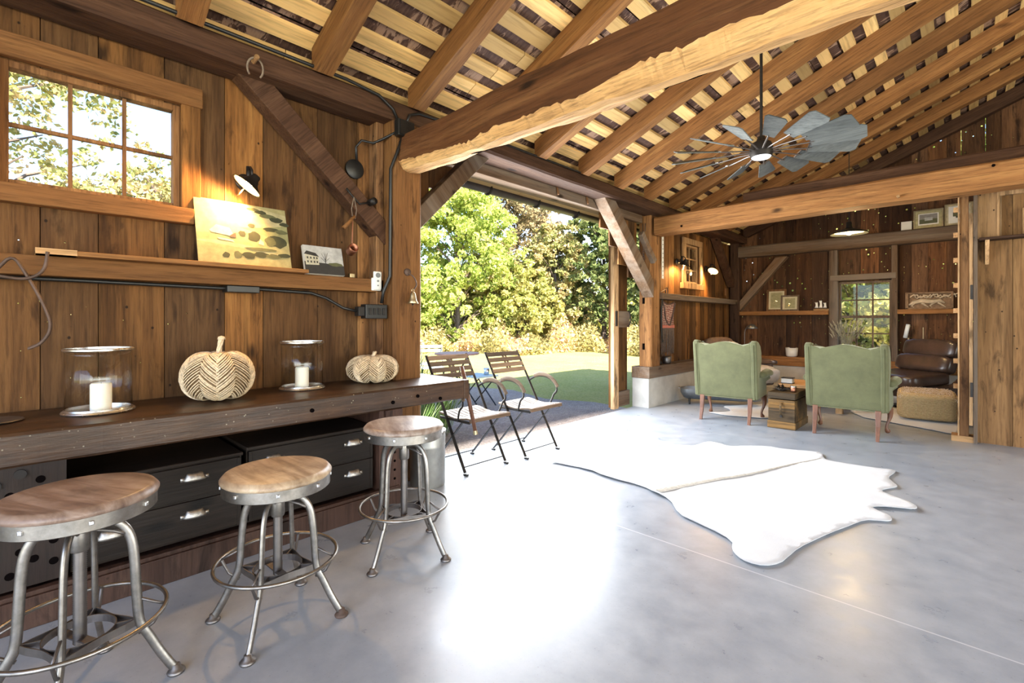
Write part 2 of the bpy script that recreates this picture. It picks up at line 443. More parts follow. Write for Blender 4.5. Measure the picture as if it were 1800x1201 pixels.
def thinglass(name, tint, k):
    m = NM(name); g = m.n('ShaderNodeBsdfGlossy'); g.inputs['Roughness'].default_value = .02
    t = m.n('ShaderNodeBsdfTransparent'); t.inputs[0].default_value = (*tint, 1)
    lw = m.n('ShaderNodeLayerWeight'); lw.inputs[0].default_value = .5
    fr = m.math('ADD', m.math('MULTIPLY', m.math('POWER', lw.outputs['Facing'], 3.5), k), .035)
    ms = m.n('ShaderNodeMixShader'); m.l(fr, ms.inputs[0]); m.l(t.outputs[0], ms.inputs[1]); m.l(g.outputs[0], ms.inputs[2]); m.l(ms.outputs[0], m.out.inputs[0])
    return m.m
M['glass'] = thinglass('clear glass', (.97, .98, .975), 1.0)
M['pane'] = thinglass('window glass', (.98, .985, .98), .35)

def emit(name, c, s):
    m = NM(name); e = m.n('ShaderNodeEmission'); e.inputs[0].default_value = (*c, 1); e.inputs[1].default_value = s
    m.l(e.outputs[0], m.out.inputs[0]); return m.m
M['bulb'] = emit('warm bulb', (1, .72, .35), 14)
M['bulbsoft'] = emit('warm lit enamel', (1, .62, .2), 1.6)
M['led'] = emit('cool fan light', (.92, .95, 1), .7)

# roof shakes: pale split wood with dark stains
m = NM('roof shakes'); v = m.coord((1, 1, .3))
tn = m.n('ShaderNodeAttribute', attribute_name='tint')
g = m.noise(m.coord((.35, 1, .35)), 11, 5, .6, .8); g2 = m.noise(m.coord((.2, 1, .2)), 60, 4, .6)
c = m.ramp(m.math('ADD', g, m.math('MULTIPLY', m.math('SUBTRACT', tn.outputs['Fac'], .5), .22)), [(.44, (.36, .23, .155)), (.47, (.06, .028, .02))])
c = m.mix(m.math('MULTIPLY', m.ramp(g2, [(.35, 1.), (.6, 0.)]), .4), c, (.2, .11, .07))
m.bsdf(c, .85, 0, g2, .5, .01); M['shake'] = m.m

# outdoors
m = NM('lawn'); v = m.coord(); g = m.noise(v, .35, 5, .6); g2 = m.noise(v, 25, 5, .7); g3 = m.noise(v, 3, 5, .6)
c = m.ramp(g, [(.3, (.34, .33, .07)), (.55, (.50, .42, .13)), (.75, (.60, .48, .20))])
c = m.mix(.45, c, m.ramp(g2, [(.3, (.13, .17, .03)), (.6, (.62, .56, .2))]))
c = m.mix(m.ramp(g3, [(.5, 0.), (.75, .3)]), c, (.62, .5, .25))
m.bsdf(c, .9, 0, g2, .8, .06, Specular_IOR_Level=.1); M['lawn'] = m.m
m = NM('gravel'); v = m.coord(); vo = m.n('ShaderNodeTexVoronoi'); vo.inputs['Scale'].default_value = 42; m.l(v, vo.inputs['Vector'])
g = m.noise(v, 1.5, 4, .6)
c = m.mix(.5, m.ramp(vo.outputs['Color'], [(0, (.22, .165, .135)), (.6, (.44, .34, .27)), (1, (.70, .58, .45))]), m.ramp(g, [(.3, (.25, .19, .155)), (.7, (.46, .37, .29))]))
m.bsdf(c, .9, 0, vo.outputs['Distance'], 1, .02); M['gravel'] = m.m
def leafmat(name, cols):
    m = NM(name)
    tn = m.n('ShaderNodeAttribute', attribute_name='tint')
    c = m.ramp(tn.outputs['Fac'], [(i / (len(cols) - 1), x) for i, x in enumerate(cols)])
    d = m.n('ShaderNodeBsdfDiffuse'); t = m.n('ShaderNodeBsdfTranslucent'); ms = m.n('ShaderNodeMixShader'); ms.inputs[0].default_value = .4
    m.l(c, d.inputs[0]); m.l(c, t.inputs[0]); m.l(d.outputs[0], ms.inputs[1]); m.l(t.outputs[0], ms.inputs[2]); m.l(ms.outputs[0], m.out.inputs[0])
    return m.m
M['leaf_green'] = leafmat('bright green leaves', [(.13, .19, .04), (.30, .38, .08), (.52, .56, .15), (.70, .68, .27)])
M['leaf_orange'] = leafmat('autumn leaves', [(.12, .12, .06), (.26, .20, .10), (.38, .28, .15), (.46, .42, .22)])
M['leaf_yellow'] = leafmat('yellow green leaves', [(.14, .18, .05), (.33, .34, .09), (.52, .45, .15), (.62, .56, .26)])
M['leaf_dark'] = leafmat('dark green leaves', [(.06, .09, .03), (.13, .17, .06), (.22, .25, .09), (.32, .30, .14)])
M['leaf_mix'] = leafmat('gold and green leaves', [(.16, .20, .07), (.34, .34, .12), (.52, .42, .19), (.58, .40, .24)])
M['weeds'] = leafmat('golden weeds', [(.22, .19, .08), (.45, .38, .14), (.62, .52, .22), (.52, .30, .20)])
M['blade'] = leafmat('green grass blades', [(.08, .14, .03), (.2, .3, .08), (.4, .45, .2)])
M['bark'] = plain('bark', (.12, .09, .07), .9, 0, .3, 8, .6)

# ------------------------------------------------------------------ setting
XW, YB = -3.45, 10.2           # inner face of left wall boards, back wall boards
def roofz(x): return 3.16 + .42 * (x + 3.1)    # underside of the laths, left slope
XR = 1.6                        # ridge
def S(name, b, mat, **k): return tag(build(b, name, mat, **k), kind='structure')

b = MB(); b.box(-3.56, 8.2, -4.5, 10.4, -.12, 0); S('floor', b, M['floor'])
b = MB(); b.box(-160, 160, -120, 160, -.6, -.07); S('ground', b, M['lawn'])
b = MB()
gp = [(-3.56, -2), (-3.56, 6.4), (-4.4, 6.55), (-5.2, 6.25), (-6.3, 6.6), (-7.8, 6.2), (-8.5, 4.5), (-8.2, 2), (-8.6, -2)]
b.prism([(x, y) for x, y in gp][::-1], .03, c=(0, 0, -.09)); S('gravel_path', b, M['gravel'])

def planks(b, a0, a1, zf, place, wmin=.13, wmax=.28, rnd=None, holes=()):
    # vertical boards between a0 and a1 along the wall; holes: (lo, hi, z0, z1) openings
    rnd = rnd or random.Random(3)
    a = a0
    while a < a1 - .02:
        wd = min(rnd.uniform(wmin, wmax), a1 - a)
        cuts = [a, a + wd]
        for h in holes:
            for e in (h[0], h[1]):
                if a < e < a + wd: cuts.append(e)
        cuts.sort()
        b.tint = rnd.random(); off = rnd.uniform(0, .006)
        for c0, c1 in zip(cuts[:-1], cuts[1:]):
            if c1 - c0 < .004: continue
            mid = (c0 + c1) / 2
            segs = [(0, None)]
            z0, z1 = zf(mid)
            hs = sorted([h for h in holes if h[0] <= mid <= h[1]], key=lambda h: h[2])
            cur = z0
            spans = []
            for h in hs:
                if h[2] > cur: spans.append((cur, min(h[2], z1)))
                cur = max(cur, h[3])
            if cur < z1: spans.append((cur, z1))
            for s0, s1 in spans:
                place(c0, c1 - (.004 if c1 == a + wd else 0), s0, s1, off)
                if c1 == a + wd and rnd.random() > .05: tt = b.tint; b.tint = 0; place(c1 - .014, c1 + .01, s0, s1, .028); b.tint = tt
        a += wd
W1 = (-.075, .675, 1.95, 2.58)
b = MB()
def pl(a, c, z0, z1, off): b.box(XW - .025 - off, XW - off, a, c, z0, z1)
r1 = random.Random(11)
planks(b, -4.5, 2.15, lambda a: (-.1, 2.95), pl, rnd=r1, holes=[W1], wmin=.17, wmax=.40)
S('wall_left', b, M['board'])
b = MB()
b.tint = .5
W3 = (7.86, 8.46, 1.93, 2.6)
def pl(a, c, z0, z1, off): b.box(XW - .05 - off, XW - .025 - off, a, c, z0, z1)
planks(b, 6.72, 10.2, lambda a: (.605, 2.83), pl, rnd=r1, holes=[W3], wmin=.12, wmax=.2)
S('wall_left_lounge', b, M['board'])
b = MB()   # boards above the braces of the barn door, filling the corners
def pl(a, c, z0, z1, off): b.box(XW - .09 - off, XW - .065 - off, a, c, z0, z1)
planks(b, 2.1, 3.05, lambda a: (max(2.1, 2.08 + (a - 2.27) * .95), 2.95), pl, rnd=r1)
planks(b, 5.15, 6.35, lambda a: (2.86 - max(0, min(1, (a - 5.15) / 1.0)) * .95, 2.95), pl, rnd=r1)
S('wall_above_door', b, M['board_plain'])

W2 = (-1.63, -.88, .73, 1.97)
b = MB()
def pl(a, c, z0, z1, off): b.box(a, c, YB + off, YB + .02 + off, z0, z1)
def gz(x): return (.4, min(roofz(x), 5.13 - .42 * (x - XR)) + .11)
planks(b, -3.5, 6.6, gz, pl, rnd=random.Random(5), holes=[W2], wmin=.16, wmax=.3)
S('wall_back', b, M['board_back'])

# partition with its boards, right of the lounge opening
b = MB()
def pl(a, c, z0, z1, off): b.box(a, c, 6.95 + off, 6.98 + off, z0, z1)
planks(b, .10, 3.4, lambda x: (0, 2.86), pl, rnd=random.Random(9), wmin=.2, wmax=.32)
S('wall_partition', b, M['board_gold'])
# end wall (right, behind the camera's right) stays open; solid stretch beyond the partition
b = MB()
def pl(a, c, z0, z1, off): b.box(6.6 + off, 6.63 + off, a, c, z0, z1)
planks(b, 7, 10.2, lambda x: (0, 3.0), pl, rnd=random.Random(19))
S('wall_right', b, M['board_plain'])

# foundation stub walls under the lounge walls
b = MB(); b.box(-3.6, -3.33, 6.36, 10.4, -.05, .43); b.box(-3.6, 6.6, 10.02, 10.4, -.05, .43)
S('wall_foundation', b, M['concrete'], bevel=.008)
b = MB(); b.box(-3.6, XW - .03, -4.5, 2.27, -.05, .2); S('wall_foundation_bench', b, M['concrete'])

# roof shakes (ceiling) and laths
ceil = thing('ceiling', None, None); ceil['kind'] = 'structure'
rr = random.Random(21)
b = MB()
x = -4.05; k = 0
while x < XR:
    y = -4.6
    while y < 10.5:
        wd = rr.uniform(.09, .22); b.tint = rr.random()
        z = roofz(x) + .035; x1 = min(x + .24, XR)
        b.add([(x, y, z), (x, y + wd, z), (x1, y + wd, z + .42 * (x1 - x) - .012), (x1, y, z + .42 * (x1 - x) - .012)], [(0, 1, 2, 3)])
        y += wd
    x += .24
zr = roofz(XR) + .035
b.tint = .6
b.add([(XR, -4.6, zr), (XR, 10.5, zr), (8.3, 10.5, zr - .42 * (8.3 - XR)), (8.3, -4.6, zr - .42 * (8.3 - XR))], [(0, 1, 2, 3)])  # unseen right slope, extended past the open side to block sun
# outer skin
b.add([(-4.1, -4.6, roofz(-4.1) + .1), (-4.1, 10.5, roofz(-4.1) + .1), (XR, 10.5, zr + .08), (XR, -4.6, zr + .08)], [(0, 1, 2, 3)])
S('roof_shakes', b, M['shake'], parent=ceil)
i = 0; x = -3.98
while x < XR - .1:
    b = MB(); b.tint = (.65 + .3 * rr.random() if rr.random() < .7 else .3) if i > 2 else .2 * rr.random() + .1
    wd = .098 + rr.uniform(-.008, .012)
    # a lath is sometimes pieced from lengths
    y = -4.6
    while y < 10.19:
        L = rr.uniform(2.2, 4.4); y1 = min(10.19, y + L)
        z = roofz(x)
        b.add([(x, y, z), (x + wd, y, z + .42 * wd), (x + wd, y1 - .006, z + .42 * wd), (x, y1 - .006, z),
               (x, y, z + .026), (x + wd, y, z + .42 * wd + .026), (x + wd, y1 - .006, z + .42 * wd + .026), (x, y1 - .006, z + .026)],
              [(3, 2, 1, 0), (4, 5, 6, 7), (0, 1, 5, 4), (1, 2, 6, 5), (2, 3, 7, 6), (3, 0, 4, 7)])
        b.tint = min(1, max(0, b.tint + rr.uniform(-.15, .15))); y = y1
    build(b, 'lath', M['lath'], ceil)
    x += .192; i += 1

# window unit on a wall along Y or X
def window(name, axis, a0, a1, z0, z1, plane, cols, rows, mat, depth=.05, bar=.018, mid=None):
    # axis 'y': wall faces +X at x=plane ; axis 'x': wall faces -Y at y=plane
    def bb(b, p0, p1, u0, u1, za, zb):
        if axis == 'y': b.box(plane - p1, plane - p0, u0, u1, za, zb)
        else: b.box(u0, u1, plane + p0, plane + p1, za, zb)
    o = thing(name, None, None); o['kind'] = 'structure'
    b = MB(); f = .035
    b.tint = .6
    bb(b, 0, depth + .02, a0, a0 + f, z0, z1); bb(b, 0, depth + .02, a1 - f, a1, z0, z1)
    bb(b, 0, depth + .02, a0 + f, a1 - f, z0, z0 + f); bb(b, 0, depth + .02, a0 + f, a1 - f, z1 - f, z1)
    fr = build(b, 'window_frame', mat, o, bevel=.004)
    b = MB(); b.tint = .5
    for i in range(1, cols):
        u = a0 + f + (a1 - a0 - 2 * f) * i / cols; bb(b, .02, .045, u - bar / 2, u + bar / 2, z0 + f, z1 - f)
    for i in range(1, rows):
        u = z0 + f + (z1 - z0 - 2 * f) * i / rows; w_ = bar * (2 if mid == i else 1); bb(b, .018, .047, a0 + f, a1 - f, u - w_ / 2, u + w_ / 2)
    build(b, 'muntins', mat, o)
    b = MB(); bb(b, .03, .034, a0 + f, a1 - f, z0 + f, z1 - f)
    build(b, 'window_pane', M['pane'], o)
    return o
w1 = window('window_1', 'y', W1[0], W1[1], W1[2], W1[3], XW, 3, 2, M['hewn_z'])
b = MB(); b.box(XW, XW + .035, W1[0] - .12, W1[0] + .005, 1.95, 2.58); b.tint = .7
b.box(XW, XW + .035, .675, .775, 1.95, 2.6)
build(b, 'side_casing', M['board_plain'], w1, bevel=.004)
b = MB(); b.tint = .45; b.box(XW, XW + .045, -.6, .785, 2.585, 2.705); build(b, 'top_casing', M['hewn_y'], w1, bevel=.006)
b = MB(); b.tint = .6; b.box(XW, XW + .07, -.6, .735, 1.86, 1.955); build(b, 'window_sill', M['hewn_y'], w1, bevel=.006)
w2 = window('window_2', 'x', W2[0], W2[1], W2[2], W2[3], YB - .02, 3, 4, M['grey_z'], bar=.022, mid=2)
b = MB(); b.tint = .6
b.box(-1.76, -1.63, YB - .12, YB, .6, 2.56); b.box(-.88, -.80, YB - .12, YB, .6, 2.56)
build(b, 'side_stud', M['grey_z'], w2, bevel=.006)
b = MB(); b.tint = .45; b.box(-1.74, -.82, YB - .13, YB, 1.99, 2.09); build(b, 'head_rail', M['grey_x'], w2, bevel=.006)
w3 = window('window_3', 'y', W3[0], W3[1], W3[2], W3[3], XW - .02, 2, 3, M['gold_z'], depth=.08)
b = MB(); b.tint = .6
b.box(XW, XW + .03, 7.74, 7.87, 1.93, 2.6); b.box(XW, XW + .03, 8.45, 8.57, 1.93, 2.6); b.box(XW, XW + .032, 7.74, 8.57, 2.6, 2.7); b.box(XW - .02, XW + .045, 7.72, 8.6, 1.83, 1.93)
build(b, 'casing', M['gold_z'], w3, bevel=.005)
b = MB(); b.tint = .4; b.box(XW - .2, XW - .18, 7.7, 8.65, 1.8, 2.75); build(b, 'shutter', M['board_plain'], w3)

# ------------------------------------------------------------------ timbers
def hewn(name, label, p0, p1, a, b_, mat, wob=.008, seed=0, cat='beam', group=None, up=(0, 0, 1), n=22, tint=.5, cham=.02, bevel=0, parent=None):
    """squared log: cross-section with knocked-off corners, wavering along its length"""
    p0 = Vector(p0); p1 = Vector(p1); d = (p1 - p0).normalized(); x = d.cross(Vector(up)).normalized(); y = x.cross(d)
    A, B = a / 2, b_ / 2; c = cham
    sec = [(-A + c, -B), (A - c, -B), (A, -B + c), (A, B - c), (A - c, B), (-A + c, B), (-A, B - c), (-A, -B + c)]
    rings = []
    for i in range(n + 1):
        t = i / n; p = p0.lerp(p1, t); ring = []
        for k, (u, v_) in enumerate(sec):
            q = p + x * u + y * v_
            nv = noise.noise_vector(Vector((q.x * 1.3 + seed, q.y * 1.3, q.z * 1.3 + k * .3)))
            nw = noise.noise_vector(Vector((q.x * 6 + seed, q.y * 6 + 9, q.z * 6)))
            s_ = wob * 1.6 * nv + wob * .5 * nw
            s_ -= d * s_.dot(d)
            ring.append(q + s_)
        rings.append(ring)
    b = MB(); b.tint = tint; b.loft(rings)
    o = build(b, name, mat, parent, at=None if parent else tuple(p0))
    if label: tag(o, label, cat, group)
    return o

hewn('wall_plate', 'long dark wall plate under the rafter feet above window and open door', (-3.315, -4.5, 2.91), (-3.315, 10.2, 2.91), .27, .15, M['dark_y'], wob=.006, n=60, tint=.75)
b = MB(); b.tint = .65; b.box(-3.63, -3.45, 2.2, 6.4, 2.73, 2.86)
tag(build(b, 'door_lintel', M['grey_y'], bevel=.008), kind='structure')
for i, y in enumerate((4.35, 4.95)):
    b = MB(); b.tube([(-3.44, y, 2.84), (-3.42, y, 2.75)], .012, 6)
    tag(build(b, 'wooden_peg', M['hewn_z'], at=(-3.44, y, 2.84)), ['short wooden peg in door lintel, the one nearer the hewn tie beam', 'short wooden peg in door lintel, the one nearer the hanging chain'][i], 'peg')
# posts
hewn('timber_post', 'square timber post with brass bell beside the open barn door', (-3.31, 2.135, 0), (-3.31, 2.135, 2.84), .265, .24, M['hewn_z'], wob=.004, cat='post', up=(1, 0, 0), tint=.42)
hewn('timber_post', 'square timber post with mortise holes standing on concrete block by door', (-3.42, 6.56, .6), (-3.42, 6.56, 2.84), .30, .20, M['hewn_z'], wob=.004, cat='post', up=(1, 0, 0), tint=.85)
p2 = bpy.data.objects['timber_post.001']
for z in (1.53, .85):
    b = MB(); b.box(-3.45, -3.42, 6.395, 6.43, z, z + .09)
    build(b, 'mortise', M['hole'], p2)
hewn('timber_post', 'dark corner post where the two lounge walls meet', (-3.36, 10.08, .6), (-3.36, 10.08, 2.9), .18, .18, M['dark_z'], wob=.004, cat='post', up=(1, 0, 0), tint=.6)

# big rough tie beam near the camera
rings = []; N_ = 300
for i in range(N_ + 1):
    t = i / N_; X = -3.19 + t * 7.6
    dr = -.07 * min(1, max(0, (X + 3.0) / 2.2))   # its underside sags towards the middle of the room
    pale = .012 + .075 * min(1, max(0, (X + 1.6) / 1.2)) + .022 * noise.noise(Vector((X * 3.1, 7, 0))) + .014 * noise.noise(Vector((X * 13, 3, 0))) + .018 * noise.noise(Vector((X * 38, 9, 0)))
    sec = [(2.06, 2.715), (2.05, 2.62), (2.05, 2.50 + dr + pale), (2.085, 2.455 + dr), (2.14, 2.44 + dr * .8), (2.24, 2.47 + dr * .6), (2.35, 2.53 + dr * .3), (2.37, 2.6), (2.36, 2.70), (2.30, 2.73), (2.14, 2.735)]
    ring = []
    for k, (yy, zz) in enumerate(sec):
        q = Vector((X, yy, zz)); nv = noise.noise_vector(Vector((X * 1.5, yy * 3, zz * 3 + 5)))
        nw = noise.noise_vector(Vector((X * 8, yy * 9, zz * 9)))
        ring.append(q + Vector((0, nv.y, nv.z)) * .03 + Vector((0, nw.y, nw.z)) * (.012 if 3 <= k <= 7 else .004))
    rings.append(ring)
b = MB(); b.tint = .62; b.loft(rings)
ns = len(rings[0])
for q in range(N_ * ns):
    if 2 <= q % ns <= 5: b.mi[q] = 1; b.t[q] = .95
tb = tag(build(b, 'tie_beam', [M['tie'], M['pale_split']], at=(-3.19, 2.2, 2.45)), 'massive rough hewn tie beam crossing above the open door, nearer one', 'beam')
for X in (-2.38, -.95):
    def und(xx, yy):
        q = rings[int(round((xx + 3.19) / 7.6 * N_))]; u = (yy - q[4].y) / (q[5].y - q[4].y); return q[4].z + u * (q[5].z - q[4].z)
    b = MB(); b.loft([[(X + dx, 2.155, und(X + dx, 2.155) - .003), (X + dx, 2.235, und(X + dx, 2.235) - .003), (X + dx, 2.235, und(X + dx, 2.235) + .02), (X + dx, 2.155, und(X + dx, 2.155) + .02)] for dx in [-.08 + .02 * k for k in range(9)]])
    build(b, 'mortise', M['hole'], tb)
hewn('tie_beam', 'long squared tie beam over the lounge opening, farther one', (-3.27, 6.54, 2.665), (5.6, 6.54, 2.665), .28, .25, M['hewn_x'], wob=.007, seed=4, n=40, tint=.8)
t2 = bpy.data.objects['tie_beam.001']
for X, z in ((-2.85, 2.60), (.2, 2.75)):
    b = MB(); b.tube([(X, 6.38, z), (X, 6.42, z)], .013, 10); build(b, 'peg_hole', M['hole'], t2)
b = MB(); b.tube([(-.5, 6.36, 2.58), (-.5, 6.42, 2.58)], .015, 8); build(b, 'peg', M['gold_y'], t2)
hewn('upper_girt', 'dark cross girt just behind and above the lounge tie beam', (-2.2, 6.95, 2.95), (5.6, 6.95, 2.95), .12, .17, M['dark_x'], seed=6, n=20, tint=.9)
hewn('wall_girt', 'weathered horizontal girt high on the back wall with pictures on top', (-3.28, 10.09, 2.65), (5.6, 10.09, 2.65), .22, .22, M['grey_x'], seed=8, wob=.006, n=30, tint=.35)
b = MB(); b.tint = .8; b.box(-3.27, -1.76, 10.02, 10.2, 1.39, 1.465)
tag(build(b, 'wall_shelf', M['hewn_x'], bevel=.005), 'thin wooden ledge on back wall left of window with glowing framed pictures', 'shelf')
b = MB(); b.tint = .8; b.box(-.80, 2.4, 10.02, 10.2, 1.39, 1.465)
tag(build(b, 'wall_shelf', M['hewn_x'], bevel=.005), 'thin wooden ledge right of back window carrying the carved relief', 'shelf')
# sill beam on the foundations
b = MB(); b.tint = .7; b.box(-3.60, -3.31, 6.34, 10.02, .43, .60)
tag(build(b, 'sill_beam', M['grey_y'], bevel=.008), 'weathered sill beam on the concrete wall carrying lantern and pot', 'beam')
b = MB(); b.tint = .85; b.box(-3.31, 6.4, 10.0, 10.3, .43, .60)
tag(build(b, 'sill_beam', M['hewn_x'], bevel=.008), 'brown sill beam below the back wall with cream cup on it', 'beam')

# braces
def brace(label, pts, x0, x1, mat, tint=.5, name='diagonal_brace'):
    # pts: quadrilateral in (y, z)
    b = MB(); b.tint = tint
    b.loft([[(x0, y, z) for y, z in pts], [(x1, y, z) for y, z in pts]])
    return tag(build(b, name, mat, bevel=.006), label, 'brace')
brace('dark diagonal brace above framed prints on the left wall', [(.95, 2.84), (2.03, 1.855), (2.03, 2.045), (1.17, 2.84)], -3.445, -3.31, M['dark_e'], .8)
brace('diagonal brace at the left top corner of the open door', [(2.27, 1.99), (3.13, 2.84), (2.92, 2.84), (2.27, 2.18)], -3.44, -3.30, M['grey_d'], .3)
brace('diagonal brace at the right top corner of the open door', [(6.40, 1.62), (6.40, 1.86), (5.36, 2.84), (5.10, 2.84)], -3.44, -3.27, M['grey_e'], .7)
brace('short offcut of timber fixed along the right door brace', [(6.30, 2.10), (6.36, 2.16), (5.98, 2.52), (5.92, 2.46)], -3.27, -3.2, M['grey_e'], .7, name='timber_offcut')
brace('dark diagonal brace on lounge side wall beside far sconce', [(9.0, 2.84), (9.9, 1.95), (9.9, 2.12), (9.17, 2.84)], -3.46, -3.33, M['dark_e'], .7)
b = MB(); b.tint = .8
b.loft([[(x, 10.04, z) for x, z in ((-3.28, 1.47), (-2.42, 2.50), (-2.62, 2.50), (-3.28, 1.66))], [(x, 10.19, z) for x, z in ((-3.28, 1.47), (-2.42, 2.50), (-2.62, 2.50), (-3.28, 1.66))]])
tag(build(b, 'diagonal_brace', M['grey_f'], bevel=.005), 'diagonal brace on the back wall in its left corner', 'brace')

# rafters
ORD = ['first', 'second', 'third', 'fourth', 'fifth', 'sixth', 'seventh', 'eighth', 'ninth', 'tenth', 'eleventh', 'twelfth', 'thirteenth']
ys = [.66 + .765 * i for i in range(12)] + [10.08]
vi = 0
for y in ys:
    x0 = -3.13; rd = .175
    def zb(x): return roofz(x) - .2
    b = MB(); b.tint = rr.uniform(.4, .9); n = 14; rings = []
    hw = .058
    for i in range(n + 1):
        x = x0 + (XR - x0) * i / n
        j = [rr.uniform(-.004, .004) for _ in range(4)]
        z0 = zb(x) + j[0]; z1 = roofz(x) - .002
        rings.append([(x, y - hw + j[1], z0), (x, y + hw + j[2], z0), (x, y + hw + j[2], z1), (x, y - hw + j[3], z1)])
    # level foot resting on the plate
    rings.insert(0, [(x0 - .06, y - hw, zb(x0) + .03), (x0 - .06, y + hw, zb(x0) + .03), (x0 - .06, y + hw, roofz(x0 - .06) - .002), (x0 - .06, y - hw, roofz(x0 - .06) - .002)])
    b.loft(rings)
    # other slope
    z2 = roofz(XR) - .2
    b.beam((XR, y, roofz(XR) - .1), (8.2, y, roofz(XR) - .1 - .42 * (8.2 - XR)), .12, .18)
    o = build(b, 'rafter', M['hewn_r'] if y < 10 else M['dark_r'], at=(x0, y, zb(x0)))
    if y < .5: lab = 'wooden roof rafter behind the camera end of the barn'
    elif y > 10: lab = 'dark end rafter lying against the back gable wall'
    else:
        lab = {0: 'roof rafter ending above the window, nearest the picture corner', 1: 'roof rafter with cut foot above the wall sconce brace',
               2: 'roof rafter ending beside the hewn tie beam and junction box', 3: 'roof rafter partly hidden behind the near hewn tie beam'}.get(vi) or \
            '%s roof rafter counted from the near hewn tie beam towards the back wall' % ORD[vi - 3]
        vi += 1
    tag(o, lab, 'rafter', 'roof rafters')

# ridge board outside of view keeps the roof together
b = MB(); b.box(XR - .04, XR + .04, -4.5, 10.2, roofz(XR) - .26, roofz(XR) - .03)
tag(build(b, 'ridge_beam', M['hewn_y']), 'ridge beam along the top of the roof', 'beam')

# gutter outside the door
g = thing('rain_gutter', 'dark round gutter hanging outside above the open door', 'gutter', (-3.98, 0, 2.8))
b = MB(); b.tube([(-3.98, -4.5, 2.8), (-3.98, 10.4, 2.8)], .055, 14); build(b, 'gutter_pipe', M['gutter'], g, smooth=True)
for y in (2.9, 3.75, 4.6, 5.45):
    b = MB()
    b.tube([(-3.98 + .062 * math.cos(a), y, 2.8 + .062 * math.sin(a)) for a in [PI * (.9 + 1.2 * k / 10) for k in range(11)]], .012, 6)
    build(b, 'bracket', M['iron'], g)
    b = MB(); b.box(-3.95, -3.85, y + .1, y + .16, 2.845, 2.90); build(b, 'hanger_clip', M['white'], g)

# sliding door leaf standing at the right end of the opening
d = thing('door_1', None, None); d['kind'] = 'structure'
b = MB(); b.tint = .3
b.box(-3.72, -3.685, 5.9, 6.36, .02, 2.7); build(b, 'door_boards', M['board_plain'], d)
b = MB(); b.tint = .9
b.box(-3.69, -3.63, 5.90, 6.03, .0, 2.72); build(b, 'stile', M['gold_z'], d, bevel=.004)
b = MB(); b.tint = .5
b.box(-3.688, -3.64, 6.03, 6.36, .02, .24); b.box(-3.688, -3.64, 6.03, 6.36, 1.18, 1.42)
build(b, 'rail', M['grey_y'], d, bevel=.004)
b = MB(); b.box(-3.63, -3.615, 5.94, 5.98, 1.2, 1.42); build(b, 'lock_plate', M['iron'], d)
b = MB(); b.tube([(-3.62, 6.27, 1.2), (-3.59, 6.27, 1.22), (-3.57, 6.27, 1.3), (-3.59, 6.27, 1.4), (-3.62, 6.27, 1.42)], .008, 6); build(b, 'door_handle', M['iron'], d)

# lounge opening jamb and partition panel details
j = thing('door_frame_jamb', 'tall wooden jamb beside board partition with hinges and small pegs', 'jamb', (.03, 7.0, 0))
b = MB(); b.tint = .5; b.box(-.035, .035, 6.9, 7.02, 0, 2.87); build(b, 'jamb_post', M['hewn_z'], j, bevel=.004)
b = MB(); b.tint = .9; b.box(-.05, -.037, 6.885, 7.0, .0, 2.87); b.box(.037, .065, 6.87, 7.0, .18, 2.4); build(b, 'jamb_strip', M['gold_z'], j)
b = MB(); b.tint = .4; b.box(.07, .10, 6.86, 7.0, 0, 2.87); build(b, 'door_edge', M['grey_z'], j)
for k in range(9):
    z = .55 + k * .27
    b = MB(); b.tint = .9; b.box(-.085, -.05, 6.94, 6.98, z, z + .05); build(b, 'wooden_block', M['gold_y'], j)
for z in (.48, 1.5):
    b = MB(); b.box(.045, .066, 6.86, 6.869, z, z + .15); build(b, 'hinge', M['iron'], j)
b = MB(); b.tint = .7; b.box(-.10, .10, 6.87, 7.05, .0, .06); build(b, 'foot_block', M['gold_x'], j)
b = MB(); b.tint = .75
b.box(.24, .26, 6.90, 6.95, 2.13, 2.85); b.box(.10, .24, 6.925, 6.95, 2.13, 2.85)
b.box(.26, 1.2, 6.90, 6.95, 2.55, 2.85); b.tint = .2
b.box(.26, .275, 6.905, 6.95, 2.13, 2.55); b.tint = .7
b.box(.42, .46, 6.90, 6.95, 2.13, 2.4); b.box(.46, 1.1, 6.90, 6.95, 2.36, 2.4)
S('trim_1', b, M['gold_z'], bevel=.003)
sh = thing('bracket_shelf', 'small dark narrow shelf on bracket fixed to the board partition', 'shelf', (.3, 6.9, 2.1))
b = MB(); b.tint = .3; b.box(.11, 1.3, 6.78, 6.95, 2.10, 2.125); build(b, 'shelf_board', M['dark_x'], sh, bevel=.003)
b = MB(); b.tint = .9; b.loft([[(.155, y, z) for y, z in ((6.95, 1.86), (6.95, 2.1), (6.81, 2.1), (6.90, 1.95))], [(.185, y, z) for y, z in ((6.95, 1.86), (6.95, 2.1), (6.81, 2.1), (6.90, 1.95))]]); build(b, 'bracket', M['gold_z'], sh)

